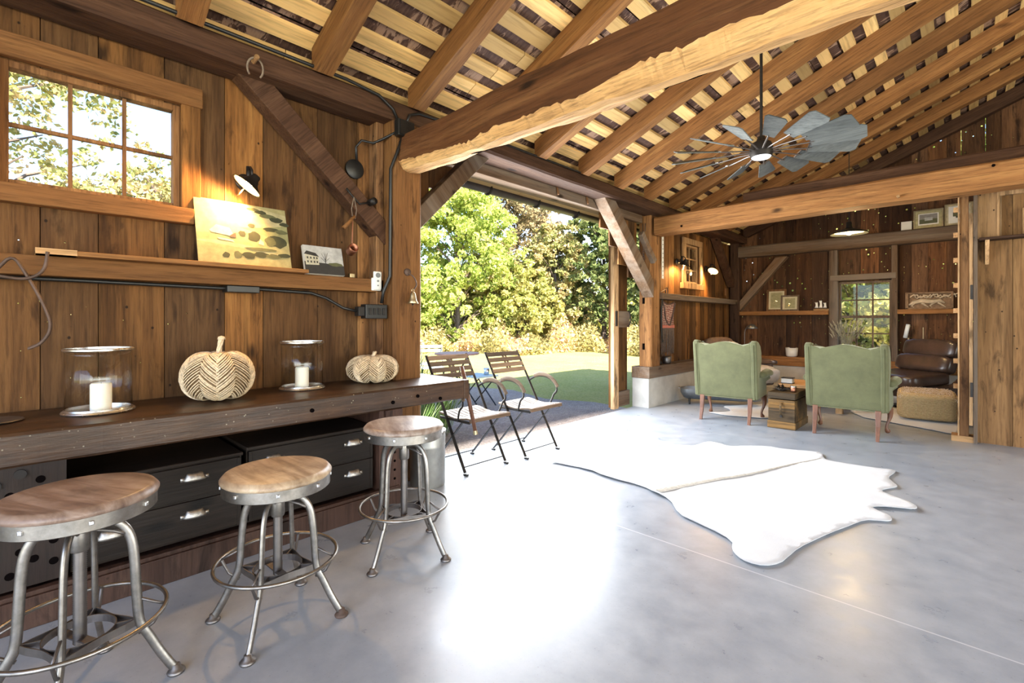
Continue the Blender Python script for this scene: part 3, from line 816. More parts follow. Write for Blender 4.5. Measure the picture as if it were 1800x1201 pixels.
# girt shelf on the bench wall
gs = thing('wall_shelf', 'long wooden ledge on left wall above the workbench with prints', 'shelf', (-3.4, 0, 1.5))
b = MB(); b.tint = .35; b.box(XW, -3.33, -2.5, 2.0, 1.50, 1.60); build(b, 'girt', M['hewn_y'], gs, bevel=.005)
b = MB(); b.tint = .7; b.box(XW, -3.24, .05, 1.37, 1.60, 1.625); build(b, 'loose_plank', M['hewn_y'], gs, bevel=.003)
b = MB(); b.tint = 1; b.box(-3.37, -3.238, .05, .20, 1.60, 1.628); build(b, 'pale_batten', M['gold_y'], gs)
b = MB(); b.tint = .5; b.box(XW - .02, -3.29, 6.72, 9.98, 1.61, 1.70)
tag(build(b, 'wall_shelf', M['grey_y'], bevel=.005), 'weathered ledge on lounge side wall below the small window', 'shelf')


# ------------------------------------------------------------------ workbench
wb = thing('workbench', 'long dark old workbench with thick top standing along the left wall', 'workbench', (-3.1, .4, 0))
b = MB(); b.tint = .8
rings = []
for i in range(61):
    y = -1.6 + 3.98 * i / 60
    e = .004 * noise.noise(Vector((y * 6, 0, 0)))
    rings.append([(XW + .01, y, .67), (-2.81 + e, y, .67 + e), (-2.80 + e, y, .68), (-2.80 + e, y, .80), (-2.808 + e, y, .812 + e * .5), (XW + .01, y, .815)])
b.loft(rings)
build(b, 'bench_top', M['bench'], wb)
b = MB(); b.tint = .95; b.box(-3.42, -2.795, 2.381, 2.43, .668, .814); build(b, 'end_cap', M['bench'], wb, bevel=.004)
b = MB()
for y, z in ((1.95, .74), (2.15, .70), (1.2, .74), (1.75, .72)):
    b = MB(); b.tube([(-2.802, y, z), (-2.790, y, z)], .012, 10); build(b, 'dog_hole', M['hole'], wb)
b = MB(); b.tint = .2; b.box(XW + .02, -2.83, -1.6, .14, .16, .67); build(b, 'end_panel', M['panel'], wb)
b = MB()
for i, (y, z) in enumerate([(.06, .60), (-.03, .55), (.05, .38), (.1, .33), (-.0, .31), (.04, .27), (.1, .24), (-.03, .22), (.0, .42), (-.05, .47), (-.12, .36), (-.13, .28), (-.1, .6)]):
    b = MB(); b.tube([(-2.836, y, z), (-2.8275, y, z)], .0155, 14); build(b, 'peg_hole', M['hole'], wb)
b = MB(); b.tube([(-2.832, .0, .635), (-2.82, .0, .635)], .02, 12); build(b, 'bolt', M['iron'], wb); b = MB(); b.tube([(-2.832, -.07, .6), (-2.822, -.07, .6)], .018, 12); build(b, 'bolt', M['iron'], wb)
b = MB(); b.tint = .5; b.box(XW + .02, -2.78, -1.6, 1.80, 0, .13); b.box(-2.83, -2.79, -1.6, 1.8, .13, .15)
build(b, 'plinth', M['bench_red'], wb, bevel=.004)
b = MB(); b.tint = .6; b.box(-2.98, -2.80, 1.70, 1.83, 0, .67); b.box(XW + .02, -2.82, 1.66, 1.70, .13, .67); b.box(-3.4, -3.2, 1.70, 1.83, 0, .67); build(b, 'bench_leg', M['bench_red'], wb, bevel=.004)
for k in range(7): b = MB(); b.tube([(-2.801, 1.765, .2 + .06 * k), (-2.797, 1.765, .2 + .06 * k)], .009, 8); build(b, 'slot', M['hole'], wb)
b = MB(); b.tube([(-2.97, 2.50, .90), (-2.93, 2.50, .80), (-2.80, 2.50, .39)], .016, 10); vh = build(b, 'vise_handle', M['leg'], wb, smooth=True); vh['label'] = 'reddish round vise handle at the bench end'
b = MB(); b.tube([(-2.803, 2.50, .40), (-2.795, 2.50, .37)], .019, 10); build(b, 'ferrule', M['brass'], vh)
b = MB(); b.bx((-2.90, 2.46, .73), (.09, .06, .09)); build(b, 'vise_screw', M['iron'], wb)

def pull(c, par):
    b = MB(); y, z = c; n = 12; rings = []
    for i in range(7):
        a = i / 6 * PI / 2
        rings.append([(-2.849 + .028 * math.sin(PI * k / n) ** .8 * math.cos(a) ** .7, y + .05 * math.cos(PI * k / n) * (1 - .35 * math.sin(a)), z - .018 + .036 * math.sin(a)) for k in range(n + 1)])
    b.loft(rings, closed=False, caps=False)
    b.box(-2.85, -2.845, y - .062, y - .044, z - .018, z); b.box(-2.85, -2.845, y + .044, y + .062, z - .018, z)
    o = build(b, 'cup_pull', M['pull'], par, smooth=True)
    mo = o.modifiers.new('s', 'SOLIDIFY'); mo.thickness = .002
def chest(y0, y1, zt, label, pulls):
    t = thing('drawer_chest', label, 'chest of drawers', (-3.1, (y0 + y1) / 2, .15))
    b = MB(); b.tint = .5; b.box(XW + .03, -2.865, y0 + .005, y1 - .005, .155, zt - .018); build(b, 'body', M['drawer'], t)
    b = MB(); b.tint = .9; b.box(XW + .03, -2.845, y0, y1, zt - .018, zt); build(b, 'chest_top', M['drawer'], t, bevel=.005)
    zm = (.155 + zt - .02) / 2 + .01
    for za, zb_ in ((.165, zm - .006), (zm + .006, zt - .025)):
        b = MB(); b.tint = rr.uniform(.3, .7)
        b.box(-2.865, -2.85, y0 + .012, y1 - .012, za, zb_); b.box(-2.866, -2.846, y0 + .012, y0 + .03, za, zb_); b.box(-2.866, -2.846, y1 - .03, y1 - .012, za, zb_)
        dr = build(b, 'drawer', M['drawer'], t, bevel=.002)
        for yy in pulls: pull((yy, (za + zb_) / 2 + .03), dr)
    return t
chest(.86, 1.64, .575, 'black two drawer chest under the bench, farther one behind middle stool', (1.0, 1.49))
chest(.15, .845, .555, 'black two drawer chest under the bench, nearer one between two stools', (.29, .62))

# ------------------------------------------------------------------ stools
def make_stool(loc, rz, zs, seat, label):
    t = thing('industrial_stool', label, 'stool', (loc[0], loc[1], 0), rz, 'industrial bar stools at the workbench')
    X = MB(); X.tint = .6
    prof = [(0, zs - .034), (.207, zs - .034), (.215, zs - .028), (.216, zs - .019), (.209, zs - .010), (.203, zs - .003), (.194, zs), (0, zs + .001)]
    X.lathe(prof[1:-1], 48, caps=True); so_ = build(X, 'seat', seat, t, world=False, ang=50)
    X = MB(); X.lathe([(.198, zs - .03), (.209, zs - .03), (.209, zs - .075), (.205, zs - .078), (.200, zs - .075), (.198, zs - .03)], 48); band = build(X, 'seat_band', M['steel'], t, world=False, ang=40)
    X = MB()
    for k in range(8):
        a = PI / 8 + k * PI / 4; X.bx((.211 * math.cos(a), .211 * math.sin(a), zs - .05), (.008, .014, .014), Matrix.Rotation(a, 3, 'Z'))
    build(X, 'rivet', M['bright'], band, world=False, bevel=.003)
    X = MB(); X.lathe([(.0, zs - .075), (.07, zs - .075), (.09, zs - .085), (.06, zs - .10), (.03, zs - .12), (0.0, zs - .12)], 20); build(X, 'swivel_plate', M['steel_dull'], t, world=False, smooth=True)
    # screw column
    X = MB(); n = 60; pr = []
    z0 = .19; z1 = zs - .10
    for i in range(n * 2):
        z = z0 + (z1 - z0) * i / (n * 2 - 1); pr.append((.019 if i % 2 else .0165, z))
    X.lathe(pr, 16); build(X, 'screw_column', M['steel_dull'], t, world=False, smooth=True)
    X = MB(); X.lathe([(.025, zs - .2), (.027, zs - .195), (.027, zs - .11), (.025, zs - .105)], 16); build(X, 'collar', M['steel'], t, world=False, smooth=True)
    X = MB(); X.tube([(.02, .01, zs - .13), (.07, .06, zs - .15), (.09, .08, zs - .165)], .006, 8); build(X, 'lock_lever', M['steel_dull'], t, world=False, smooth=True)
    for k in range(4):
        a = PI / 4 + k * PI / 2; ca, sa = math.cos(a), math.sin(a)
        pts = [(.02, zs - .13), (.05, zs - .112), (.085, zs - .115), (.118, zs - .14), (.138, zs - .185), (.146, zs - .25), (.151, .34), (.157, .235), (.165, .20), (.185, .165), (.215, .10), (.245, .045), (.262, .018)]
        P = [Vector((r * ca, r * sa, z)) for r, z in pts]
        # smooth
        for _ in range(2):
            Q = [P[0]]
            for i in range(len(P) - 1): Q += [P[i] * .75 + P[i + 1] * .25, P[i] * .25 + P[i + 1] * .75]
            Q.append(P[-1]); P = Q
        X = MB(); X.tube(P, .0155, 10, flat=.62, up=(-sa, ca, 0))
        lg = build(X, 'leg', M['steel'], t, world=False, smooth=True)
        X = MB(); c = (.266 * ca, .266 * sa, 0)
        X.lathe([(0.001, 0), (.027, 0), (.029, .006), (.024, .012), (.015, .018), (.013, .03), (.001, .034)], 14, c)
        build(X, 'foot_cap', M['rusty'] if k == 0 and zs < .65 else M['steel_dull'], lg, world=False, smooth=True)
        # bracket to foot ring
        X = MB(); X.tube([(.158 * ca, .158 * sa, .175), (.2 * ca, .2 * sa, .20), (.228 * ca, .228 * sa, .25), (.235 * ca, .235 * sa, .262)], .006, 6); X.tube([(.155 * ca, .155 * sa, .30), (.20 * ca, .2 * sa, .275), (.235 * ca, .235 * sa, .258)], .005, 6)
        build(X, 'ring_bracket', M['steel_dull'], t, world=False, smooth=True)
        # flat strap to the inner ring
        X = MB(); X.beam((.095 * ca, .095 * sa, .215), (.15 * ca, .15 * sa, .215), .004, .026); build(X, 'strap', M['steel_dull'], t, world=False)
    X = MB(); X.tube([(.236 * math.cos(2 * PI * k / 48), .236 * math.sin(2 * PI * k / 48), .26) for k in range(48)], .0075, 8, loop=True); build(X, 'foot_ring', M['steel'], t, world=False, smooth=True)
    X = MB()
    X.lathe([(.093, .202), (.096, .202), (.096, .228), (.093, .228), (.093, .202)], 36)
    # concave square bands joining the legs
    for k in range(4):
        a = k * PI / 2; pts = []
        for i in range(9):
            u = -1 + 2 * i / 8; r = .099 + .052 * u * u; aa = a + u * PI / 4; pts.append((r * math.cos(aa), r * math.sin(aa), .215))
        for p, q in zip(pts[:-1], pts[1:]): X.beam(p, q, .003, .026)
    build(X, 'inner_ring', M['steel_dull'], t, world=False)
    X = MB(); X.beam((-.094, 0, .205), (.094, 0, .205), .03, .005); build(X, 'cross_strap', M['steel_dull'], t, world=False)
    return t
make_stool((-2.146, .139), R(26), .70, M['seat_dark'], 'metal swivel stool with brown wooden seat nearest the camera, before the window')
make_stool((-2.12, .763), R(3), .64, M['seat_pale'], 'lowest metal swivel stool with pale wooden seat, middle of the three')
make_stool((-2.237, 1.47), R(-24), .71, M['seat_grey'], 'metal swivel stool by the bench end beside the folding chairs')

# ------------------------------------------------------------------ things on the bench
def hurricane(x, y, z, label):
    t = thing('hurricane_vase', label, 'candle holder', (x, y, z), 0, 'glass hurricane candle holders on the bench')
    b = MB(); b.lathe([(.128, .012), (.131, .012), (.131, .312), (.128, .312)], 48); build(b, 'glass_cylinder', M['glass'], t, world=False, smooth=True)
    b = MB(); b.lathe([(.001, 0), (.142, 0), (.145, .006), (.142, .012), (.134, .014), (.132, .022), (.126, .022), (.126, .01), (.001, .01)], 48); build(b, 'metal_base', M['bright'], t, world=False, ang=40)
    b = MB(); b.lathe([(.126, .305), (.134, .305), (.139, .310), (.139, .317), (.134, .321), (.127, .321), (.126, .305)], 48); build(b, 'metal_rim', M['bright'], t, world=False, ang=40)
def candle(x, y, z, h, r, label):
    t = thing('pillar_candle', label, 'candle', (x, y, z), 0, 'ivory pillar candles in glass cylinders')
    b = MB()
    ring = []
    pr = [(.001, 0), (r, 0), (r, h - .008), (r - .006, h), (r - .012, h - .004), (.001, h - .012)]
    b.lathe(pr, 28); build(b, 'wax', M['wax'], t, world=False, ang=40)
    b = MB(); b.tube([(0, 0, h - .012), (.001, .001, h)], .0014, 5); build(b, 'wick', M['black'], t, world=False)
BZ = .8155
hurricane(-3.15, .276, BZ, 'glass hurricane cylinder with bright rims on bench, nearest the camera')
candle(-3.14, .282, BZ + .0105, .135, .043, 'ivory pillar candle inside the glass cylinder nearest the camera')
hurricane(-3.24, 1.325, BZ, 'glass hurricane cylinder with bright rims between the two woven pumpkins')
candle(-3.235, 1.32, BZ + .0105, .135, .043, 'ivory pillar candle inside the glass cylinder between woven pumpkins')
b = MB(); b.lathe([(.001, 0), (.10, 0), (.105, .004), (.10, .008), (.06, .010), (.001, .011)], 36, (-3.16, -.09, BZ))
tag(build(b, 'metal_disc', M['steel_dull'], at=(-3.16, -.09, BZ), ang=30), 'flat dark metal disc lying on bench at the picture edge', 'lid')

def pumpkin(x, y, r, h, lobes, label, stemh, rz=0):
    t = thing('wicker_pumpkin', label, 'decorative pumpkin', (x, y, BZ), rz, 'woven pumpkins on the workbench')
    def surf(th, v, k=1.0):
        ph = -PI / 2 + PI * v
        lob = (1 - (.075 if lobes < 8 else .12) * (1 - abs(math.sin(lobes * th / 2)) ** .8))
        dip = 1 - .25 * math.exp(-(1 - v) * 14) 
        rr_ = r * (math.cos(ph) ** .72 if math.cos(ph) > 1e-6 else 0) * lob * k
        z = h / 2 + h / 2 * math.sin(ph) * k
        z -= h * .14 * math.exp(-((rr_ / r) ** 2) * 9) if v > .5 else 0
        if v < .5: z += h * .04 * math.exp(-((rr_ / r) ** 2) * 9)
        return Vector((rr_ * math.cos(th), rr_ * math.sin(th), max(z, .004)))
    b = MB(); n = lobes * 10
    b.loft([[surf(2 * PI * k / n, v, .965) for k in range(n)] for v in [.03 + .94 * i / 22 for i in range(23)]])
    build(b, 'core', M['straw2'], t, world=False, smooth=True)
    b = MB(); rnd = random.Random(int(x * 100 + y * 10))
    rows = int(h / .0125)
    for L in range(lobes):
        th0 = 2 * PI * (L - .0) / lobes
        for i in range(rows + 5):
            b.tint = rnd.random()
            for side in (0, 1):
                ta = th0 + (0.01 if side == 0 else 2 * PI / lobes - .01); tcx = th0 + PI / lobes
                v0 = .05 + (i + 4) / (rows + 2) * .92 + rnd.uniform(-.008, .008); v1 = v0 - .20
                if v1 < .02 or v0 > 1.12: continue
                pts = []
                for q in range(7):
                    u = q / 6; v = v0 + (v1 - v0) * u
                    v = min(.965, max(.04, v)); pts.append(surf(ta + (tcx - ta) * (u * 1.06), v, 1.0 + .03 * math.sin(PI * u)))
                b.tube(pts, .0060 * rnd.uniform(.7, 1.2), 5, flat=.5, up=None)
    build(b, 'woven_strips', M['straw'], t, world=False)
    b = MB()
    for s_ in range(4):
        pts = []
        for i in range(8):
            u = i / 7; pts.append((.008 * math.cos(s_ * PI / 2 + u * 3) + .01 * u, .008 * math.sin(s_ * PI / 2 + u * 3) + .012 * u * u, h * .84 + u * stemh))
        b.tube(pts, .0075, 6)
    if stemh > .07: b.lathe([(.001, h * .84 + stemh - .01), (.022, h * .84 + stemh - .005), (.018, h * .84 + stemh + .01), (.001, h * .84 + stemh + .016)], 8, (.01, .012, 0))
    build(b, 'stem', M['straw'], t, world=False, smooth=True)
pumpkin(-3.14, .80, .187, .285, 6, 'larger woven rattan pumpkin with tall stem on the bench', .115, .25)
pumpkin(-3.2, 1.83, .185, .205, 8, 'smaller woven rattan pumpkin near the far bench end', .055, .1)

# ------------------------------------------------------------------ things on the left wall
def canvas(name, label, y0, y1, h, z, xb, xt, thick, mats, shapes, edge=None, group=None, cat='picture'):
    # leans back against the wall; local plane: u along +Y, v up the canvas
    t = thing(name, label, cat, (xb, (y0 + y1) / 2, z), 0, group)
    w_ = y1 - y0; a = math.asin(min(.9, (xb - xt) / h))
    def P(u, v, d=0): return (-math.sin(a) * v + math.cos(a) * d, -w_ / 2 + u * w_, math.cos(a) * v + math.sin(a) * d)
    b = MB(); b.add([P(0, 0), P(1, 0), P(1, h), P(0, h), P(0, 0, thick), P(1, 0, thick), P(1, h, thick), P(0, h, thick)],
                    [(3, 2, 1, 0), (4, 5, 6, 7), (0, 1, 5, 4), (1, 2, 6, 5), (2, 3, 7, 6), (3, 0, 4, 7)])
    build(b, 'canvas', edge or mats[0], t, world=False, bevel=.001)
    b = MB()
    lift = .0006
    for k, (mi, poly) in enumerate(shapes):
        b.m = mi; d = thick + lift + k * .00012
        b.add([P(u, v * h, d) for u, v in poly], [tuple(range(len(poly)))])
    build(b, 'print', mats, t, world=False)
    return t
def blob(cx, cy, rx, ry, n=12, sd=0):
    r_ = random.Random(sd); return [(cx + rx * math.cos(2 * PI * k / n) * r_.uniform(.75, 1.1), cy + ry * math.sin(2 * PI * k / n) * r_.uniform(.75, 1.1)) for k in range(n)]
def inkm(n, c): return plain('print ' + n, c, .65, 0, .22, 26, .05)
I = {k: inkm(k, tuple(x * .62 for x in c)) for k, c in dict(field=(.50, .44, .20), field2=(.40, .38, .17), field3=(.60, .52, .28), dark=(.06, .065, .03), mid=(.16, .16, .07), white=(.75, .68, .5), shade=(.12, .07, .05), sepia=(.42, .38, .33), black=(.05, .045, .04), snow=(.70, .68, .64)).items()}
mats = [I['field'], I['field2'], I['field3'], I['dark'], I['mid'], I['white'], I['shade']]
sh_ = [(0, [(0, 0), (1, 0), (1, 1), (0, 1)]), (2, [(0, .45), (.5, .52), (1, .62), (1, .9), (.5, 1), (0, 1)]), (1, [(.45, .6), (1, .42), (1, .72), (.7, .64)]),
       (2, [(.0, .34), (.25, .36), (.6, .3), (.9, .2), (.9, .17), (.5, .26), (0, .32)])]
for i, (cx, cy, rx, ry) in enumerate([(.78, .85, .1, .04), (.88, .8, .09, .05), (.97, .74, .06, .04), (.62, .93, .08, .03), (.7, .9, .08, .035), (.8, .62, .1, .04), (.92, .6, .08, .04), (.60, .47, .08, .10), (.86, .43, .14, .11), (.78, .42, .07, .09), (.47, .5, .04, .05), (.28, .13, .04, .05), (.40, .15, .05, .06), (.52, .16, .08, .06), (.66, .18, .10, .05), (.8, .17, .1, .04), (.93, .2, .08, .04), (.58, .65, .04, .04), (.68, .27, .2, .03)]):
    sh_.append((3 if i % 3 else 4, blob(cx, cy, rx, ry, 14, i)))
sh_ += [(5, [(.13, .5), (.2, .6), (.34, .57), (.37, .48), (.33, .44), (.15, .47)]), (6, [(.33, .44), (.37, .48), (.40, .5), (.40, .42), (.34, .41)]), (5, [(.2, .40), (.36, .38), (.38, .35), (.22, .37)]), (5, [(.64, .36), (.66, .44), (.70, .40), (.70, .34)])]
canvas('landscape_print', 'large unframed aerial farm print leaning under the lit wall lamp', .735, 1.275, .43, 1.626, -3.30, -3.425, .008, mats, sh_)
mats = [I['sepia'], I['snow'], I['black'], I['white'], I['mid']]
sh_ = [(0, [(0, 0), (1, 0), (1, 1), (0, 1)]), (1, [(0, .42), (1, .36), (1, 1), (0, 1)]), (2, [(0, 0), (1, 0), (1, .34), (.5, .4), (0, .42)]), (4, blob(.8, .38, .2, .07, 12, 3)),
       (3, [(.03, .3), (.03, .68), (.36, .62), (.36, .32)]), (2, [(.01, .68), (.08, .80), (.30, .74), (.38, .61)]),
       ] + [(2, [(x, y), (x + .035, y), (x + .035, y + .07), (x, y + .07)]) for x in (.07, .15, .23, .30) for y in (.38, .52)] + \
      [(2, [(.52, .35), (.535, .35), (.545, .75), (.535, .75)]), (2, [(.53, .5), (.60, .78), (.61, .78), (.54, .5)]), (2, [(.53, .5), (.45, .74), (.44, .74), (.525, .48)]), (2, [(.53, .45), (.66, .62), (.66, .63), (.53, .47)]), (2, [(.53, .44), (.42, .6), (.41, .59), (.53, .42)])]
canvas('house_print', 'small grey print of a white farmhouse on the left wall ledge', 1.385, 1.675, .215, 1.602, -3.355, -3.415, .026, mats, sh_, edge=M['cream'])
b = MB(); b.box(-3.37, -3.34, 1.72, 1.76, 1.60, 1.632); tag(build(b, 'small_clip', M['brass'], at=(-3.355, 1.74, 1.6), bevel=.004), 'tiny metal clip on the ledge right of farmhouse print', 'clip')

def sconce(label, y, z, tilt, aim=0, power=14):
    t = thing('wall_sconce', label, 'wall lamp', (XW, y, z), 0)
    b = MB(); b.lathe([(.001, 0), (.055, 0), (.055, .012), (.035, .03), (.001, .032)], 24, M=Matrix.Rotation(PI / 2, 3, 'Y')); build(b, 'wall_mount', M['black'], t, world=False, ang=40)
    b = MB(); b.tube([(.02, 0, 0), (.06, 0, .02), (.09, 0, .06), (.12, 0, .075), (.15, 0, .05), (.155, 0, .01)], .008, 8); b.tube([(.09, 0, -.02), (.09, 0, .085)], .017, 10)
    b.tube([(.07 + .05 * math.cos(a), .045, -.03 + .05 * math.sin(a)) for a in [PI * k / 10 for k in range(11)]], .004, 6)
    build(b, 'arm', M['iron'], t, world=False, smooth=True)
    Mx = Matrix.Rotation(aim, 3, 'Z') @ Matrix.Rotation(tilt, 3, 'Y')
    c = Vector((.145, 0, -.02))
    b = MB(); b.lathe([(.02, .05), (.026, .045), (.03, .02), (.05, -.01), (.095, -.045), (.098, -.05), (.093, -.047), (.048, -.013), (.027, .015), (.02, .04)], 32, c, Mx); sd = build(b, 'lamp_shade', M['iron'], t, world=False, smooth=True)
    b = MB(); b.lathe([(.001, -.006), (.045, -.016), (.088, -.045)], 28, c, Mx); o = build(b, 'shade_lining', M['bulbsoft'], sd, world=False, smooth=True); mo = o.modifiers.new('s', 'SOLIDIFY'); mo.thickness = .0015
    b = MB(); b.lathe([(.001, .01), (.015, .0), (.024, -.03), (.02, -.052), (.001, -.06)], 16, c, Mx); build(b, 'bulb', M['bulb'], t, world=False, smooth=True)
    b = MB(); d = Mx @ Vector((0, 0, -1)); s_ = Mx @ Vector((0, 1, 0))
    p0 = c + d * .045; b.tube([p0 + s_ * .01, p0 + d * .07 + s_ * .012, p0 + d * .085, p0 + d * .07 - s_ * .012, p0 - s_ * .01], .003, 6); build(b, 'turn_key', M['brass'], t, world=False, smooth=True)
    l = bpy.data.lights.new('sconce_light', 'SPOT'); l.energy = power; l.color = (1, .56, .20); l.spot_size = R(168); l.spot_blend = .5; l.shadow_soft_size = .03
    lo = bpy.data.objects.new('sconce_light', l); col.objects.link(lo); lo.parent = t; lo.location = c + d * .085
    lo.rotation_euler = d.to_track_quat('-Z', 'Y').to_euler()
    return t
sconce('lit black wall lamp above the farm print beside first window', 1.03, 2.19, R(38), R(80), 17)
sconce('lit black wall lamp overlapping the small lounge window', 7.55, 2.26, R(20), R(0), 16)
sconce('lit black wall lamp right of the small lounge window', 8.78, 2.24, R(38), R(80), 20)

# cable conduits and boxes
c_ = thing('electrical_conduit', 'black conduit running up the post from the switch box to the plate', 'conduit', (-3.42, 2.0, 1.4))
b = MB(); b.tube([(-3.28, 1.95, 1.41), (-3.27, 1.96, 1.50), (-3.215, 1.985, 1.62), (-3.205, 1.985, 2.45), (-3.17, 2.03, 2.60), (-3.165, 2.07, 2.72)], .013, 8); build(b, 'pipe', M['black'], c_, smooth=True)
b = MB(); b.tube([(-3.165, 2.03, 2.82), (-3.165, 1.98, 2.90), (-3.165, 1.86, 2.965), (-3.165, 1.6, 2.99), (-3.165, -4, 2.99)], .012, 8); build(b, 'plate_cable', M['black'], c_, smooth=True)
b = MB(); b.tube([(-3.165, 2.10, 2.82), (-3.165, 2.13, 2.9), (-3.165, 2.22, 2.94), (-3.165, 2.6, 2.96), (-3.165, 4.45, 2.97)] + [(-3.13 + .3 * k, 4.465, roofz(-3.13 + .3 * k) - .03) for k in range(14)], .011, 8); build(b, 'rafter_cable', M['black'], c_, smooth=True)
jb = thing('junction_box', 'black junction box on the plate above the corner post', 'junction box', (-3.16, 2.07, 2.77))
b = MB(); b.box(-3.18, -3.12, 2.0, 2.15, 2.70, 2.83); build(b, 'box_body', M['black'], jb, bevel=.008)
b = MB(); b.box(-3.119, -3.115, 2.015, 2.135, 2.71, 2.82); build(b, 'cover', M['iron'], jb)
sb = thing('switch_box', 'black switch box where cables end on the left wall', 'switch box', (-3.40, 1.95, 1.36))
b = MB(); b.box(-3.33, -3.25, 1.80, 1.985, 1.29, 1.40); build(b, 'box_body', M['black'], sb, bevel=.006)
b = MB(); b.box(-3.33, -3.265, 1.75, 1.80, 1.31, 1.38); build(b, 'cable_gland', M['iron'], sb, bevel=.004)
for k in range(4):
    b = MB(); b.box(-3.25, -3.242, 1.825 + k * .038, 1.845 + k * .038, 1.32, 1.37); build(b, 'toggle', M['iron'], sb, bevel=.002)
cc = thing('shelf_cable', 'black cable sagging below the ledge to the switch box', 'cable', (-3.4, 0, 1.5))
b = MB(); b.tube([(-3.40, -2, 1.49), (-3.40, .2, 1.487), (-3.395, .9, 1.48), (-3.395, 1.1, 1.485), (-3.40, 1.45, 1.475), (-3.37, 1.55, 1.44), (-3.33, 1.66, 1.37), (-3.30, 1.76, 1.345)], .011, 8); build(b, 'cable_run', M['black'], cc, smooth=True)
b = MB(); b.box(XW, -3.34, .90, 1.09, 1.455, 1.497); build(b, 'power_box', M['black'], cc, bevel=.004)
ob = thing('wall_socket', 'round black wall socket with looped cord near the post', 'socket', (XW, 1.82, 2.60))
b = MB(); b.lathe([(.001, 0), (.075, 0), (.075, .016), (.06, .024), (.001, .028)], 24, (XW, 1.81, 2.46), Matrix.Rotation(PI / 2, 3, 'Y')); build(b, 'socket_body', M['black'], ob, ang=40)
b = MB(); b.tube([(-3.41, 1.81, 2.52), (-3.40, 1.80, 2.62), (-3.39, 1.84, 2.68), (-3.35, 1.92, 2.67), (-3.3, 1.97, 2.70), (-3.18, 2.02, 2.74)], .010, 8); build(b, 'cord', M['black'], ob, smooth=True)
rm = thing('remote_control', 'white fan remote in its holder on the ledge end', 'remote control', (-3.325, 1.95, 1.5))
b = MB(); b.box(-3.335, -3.315, 1.89, 1.97, 1.51, 1.61); build(b, 'holder', M['white'], rm, bevel=.006)
b = MB(); b.box(-3.325, -3.305, 1.90, 1.968, 1.515, 1.66); ro = build(b, 'remote_body', M['white'], rm, bevel=.008)
for z, r_ in ((1.63, .02), (1.585, .009), (1.55, .006)):
    b = MB(); b.tube([(-3.306, 1.934, z), (-3.302, 1.934, z)], r_, 12); build(b, 'button', M['zinc'], ro)

b = MB(); b.tint = .8; b.box(-3.445, -3.33, 1.935, 1.998, .82, 2.84); tag(build(b, 'corner_board', M['hewn_z'], at=(-3.39, 1.96, .82), bevel=.004), 'narrow vertical board beside the bell post behind the conduit', 'board')
# rope loop on its peg
t = thing('rope_loop', 'grey rope loop hanging on a peg of the dark plate', 'rope', (-3.15, 1.0, 2.86))
b = MB(); b.tube([(-3.145 + .01 * math.cos(a), 1.0 + .045 * math.sin(a), 2.825 + .06 * math.cos(a)) for a in [-2.4 + 4.8 * k / 16 for k in range(17)]], .006, 7); build(b, 'loop', M['rope'], t, smooth=True)
b = MB(); b.tube([(-3.19, 1.0, 2.878), (-3.11, 1.0, 2.885)], .014, 8); build(b, 'peg', M['gold_x'], t)

# ice tongs hanging from the ledge
t = thing('ice_tongs', 'old grey iron ice tongs hanging from the ledge below first window', 'tongs', (-3.22, .02, 1.5))
def sm(P, n=2):
    P = [Vector(p) for p in P]
    for _ in range(n):
        Q = [P[0]]
        for i in range(len(P) - 1): Q += [P[i] * .75 + P[i + 1] * .25, P[i] * .25 + P[i + 1] * .75]
        Q.append(P[-1]); P = Q
    return P
b = MB(); b.tube(sm([(-3.22, -.16, 1.40), (-3.22, -.075, 1.51), (-3.22, -.025, 1.585), (-3.215, .018, 1.50), (-3.21, .075, 1.366), (-3.21, .11, 1.245), (-3.22, .075, 1.165), (-3.25, .03, 1.14)]), .015, 8, flat=.5); build(b, 'tong_arm', M['rusty'], t, smooth=True)
b = MB(); b.tube(sm([(-3.20, -.20, 1.50), (-3.20, -.06, 1.478), (-3.20, .01, 1.466), (-3.20, .06, 1.49), (-3.20, .085, 1.53), (-3.20, .092, 1.606)]), .0125, 8, flat=.6); build(b, 'handle', M['rusty'], t, smooth=True)

# tools hanging on the brace
t = thing('hanging_tools', 'small hand tools tied with cord hanging on the dark brace', 'tool', (-3.28, 1.72, 2.2))
b = MB(); b.tube([(-3.28, 1.66, 2.25), (-3.27, 1.70, 2.20), (-3.27, 1.76, 2.15), (-3.27, 1.86, 2.18)], .008, 6); b.tube([(-3.30, 1.86, 2.18), (-3.24, 1.87, 2.19)], .026, 12); build(b, 'bar', M['iron'], t, smooth=True)
b = MB(); b.tube([(-3.26, 1.71, 2.19), (-3.26, 1.69, 2.10), (-3.26, 1.70, 2.03)], .003, 5); b.tube([(-3.26, 1.71, 2.19), (-3.26, 1.73, 2.10), (-3.26, 1.72, 2.03)], .003, 5); build(b, 'cord', M['rope'], t)
b = MB(); b.tube([(-3.26, 1.715, 2.05), (-3.26, 1.66, 1.985), (-3.26, 1.63, 1.95)], [.012, .014, .016], 8); build(b, 'wooden_handle', M['hewn_y'], t, smooth=True)
t = thing('copper_ladle', 'copper dipper hanging below the tools on the brace', 'ladle', (-3.27, 1.705, 1.85))
b = MB(); b.tube([(-3.27, 1.705, 2.03), (-3.27, 1.70, 1.84)], .005, 6); build(b, 'handle', M['copper'], t)
b = MB(); b.lathe([(.001, -.035), (.033, -.035), (.035, .035), (.032, .036), (.030, -.03)], 20, (-3.27, 1.70, 1.80), Matrix.Rotation(R(65), 3, 'Y')); build(b, 'cup', M['copper'], t, smooth=True)

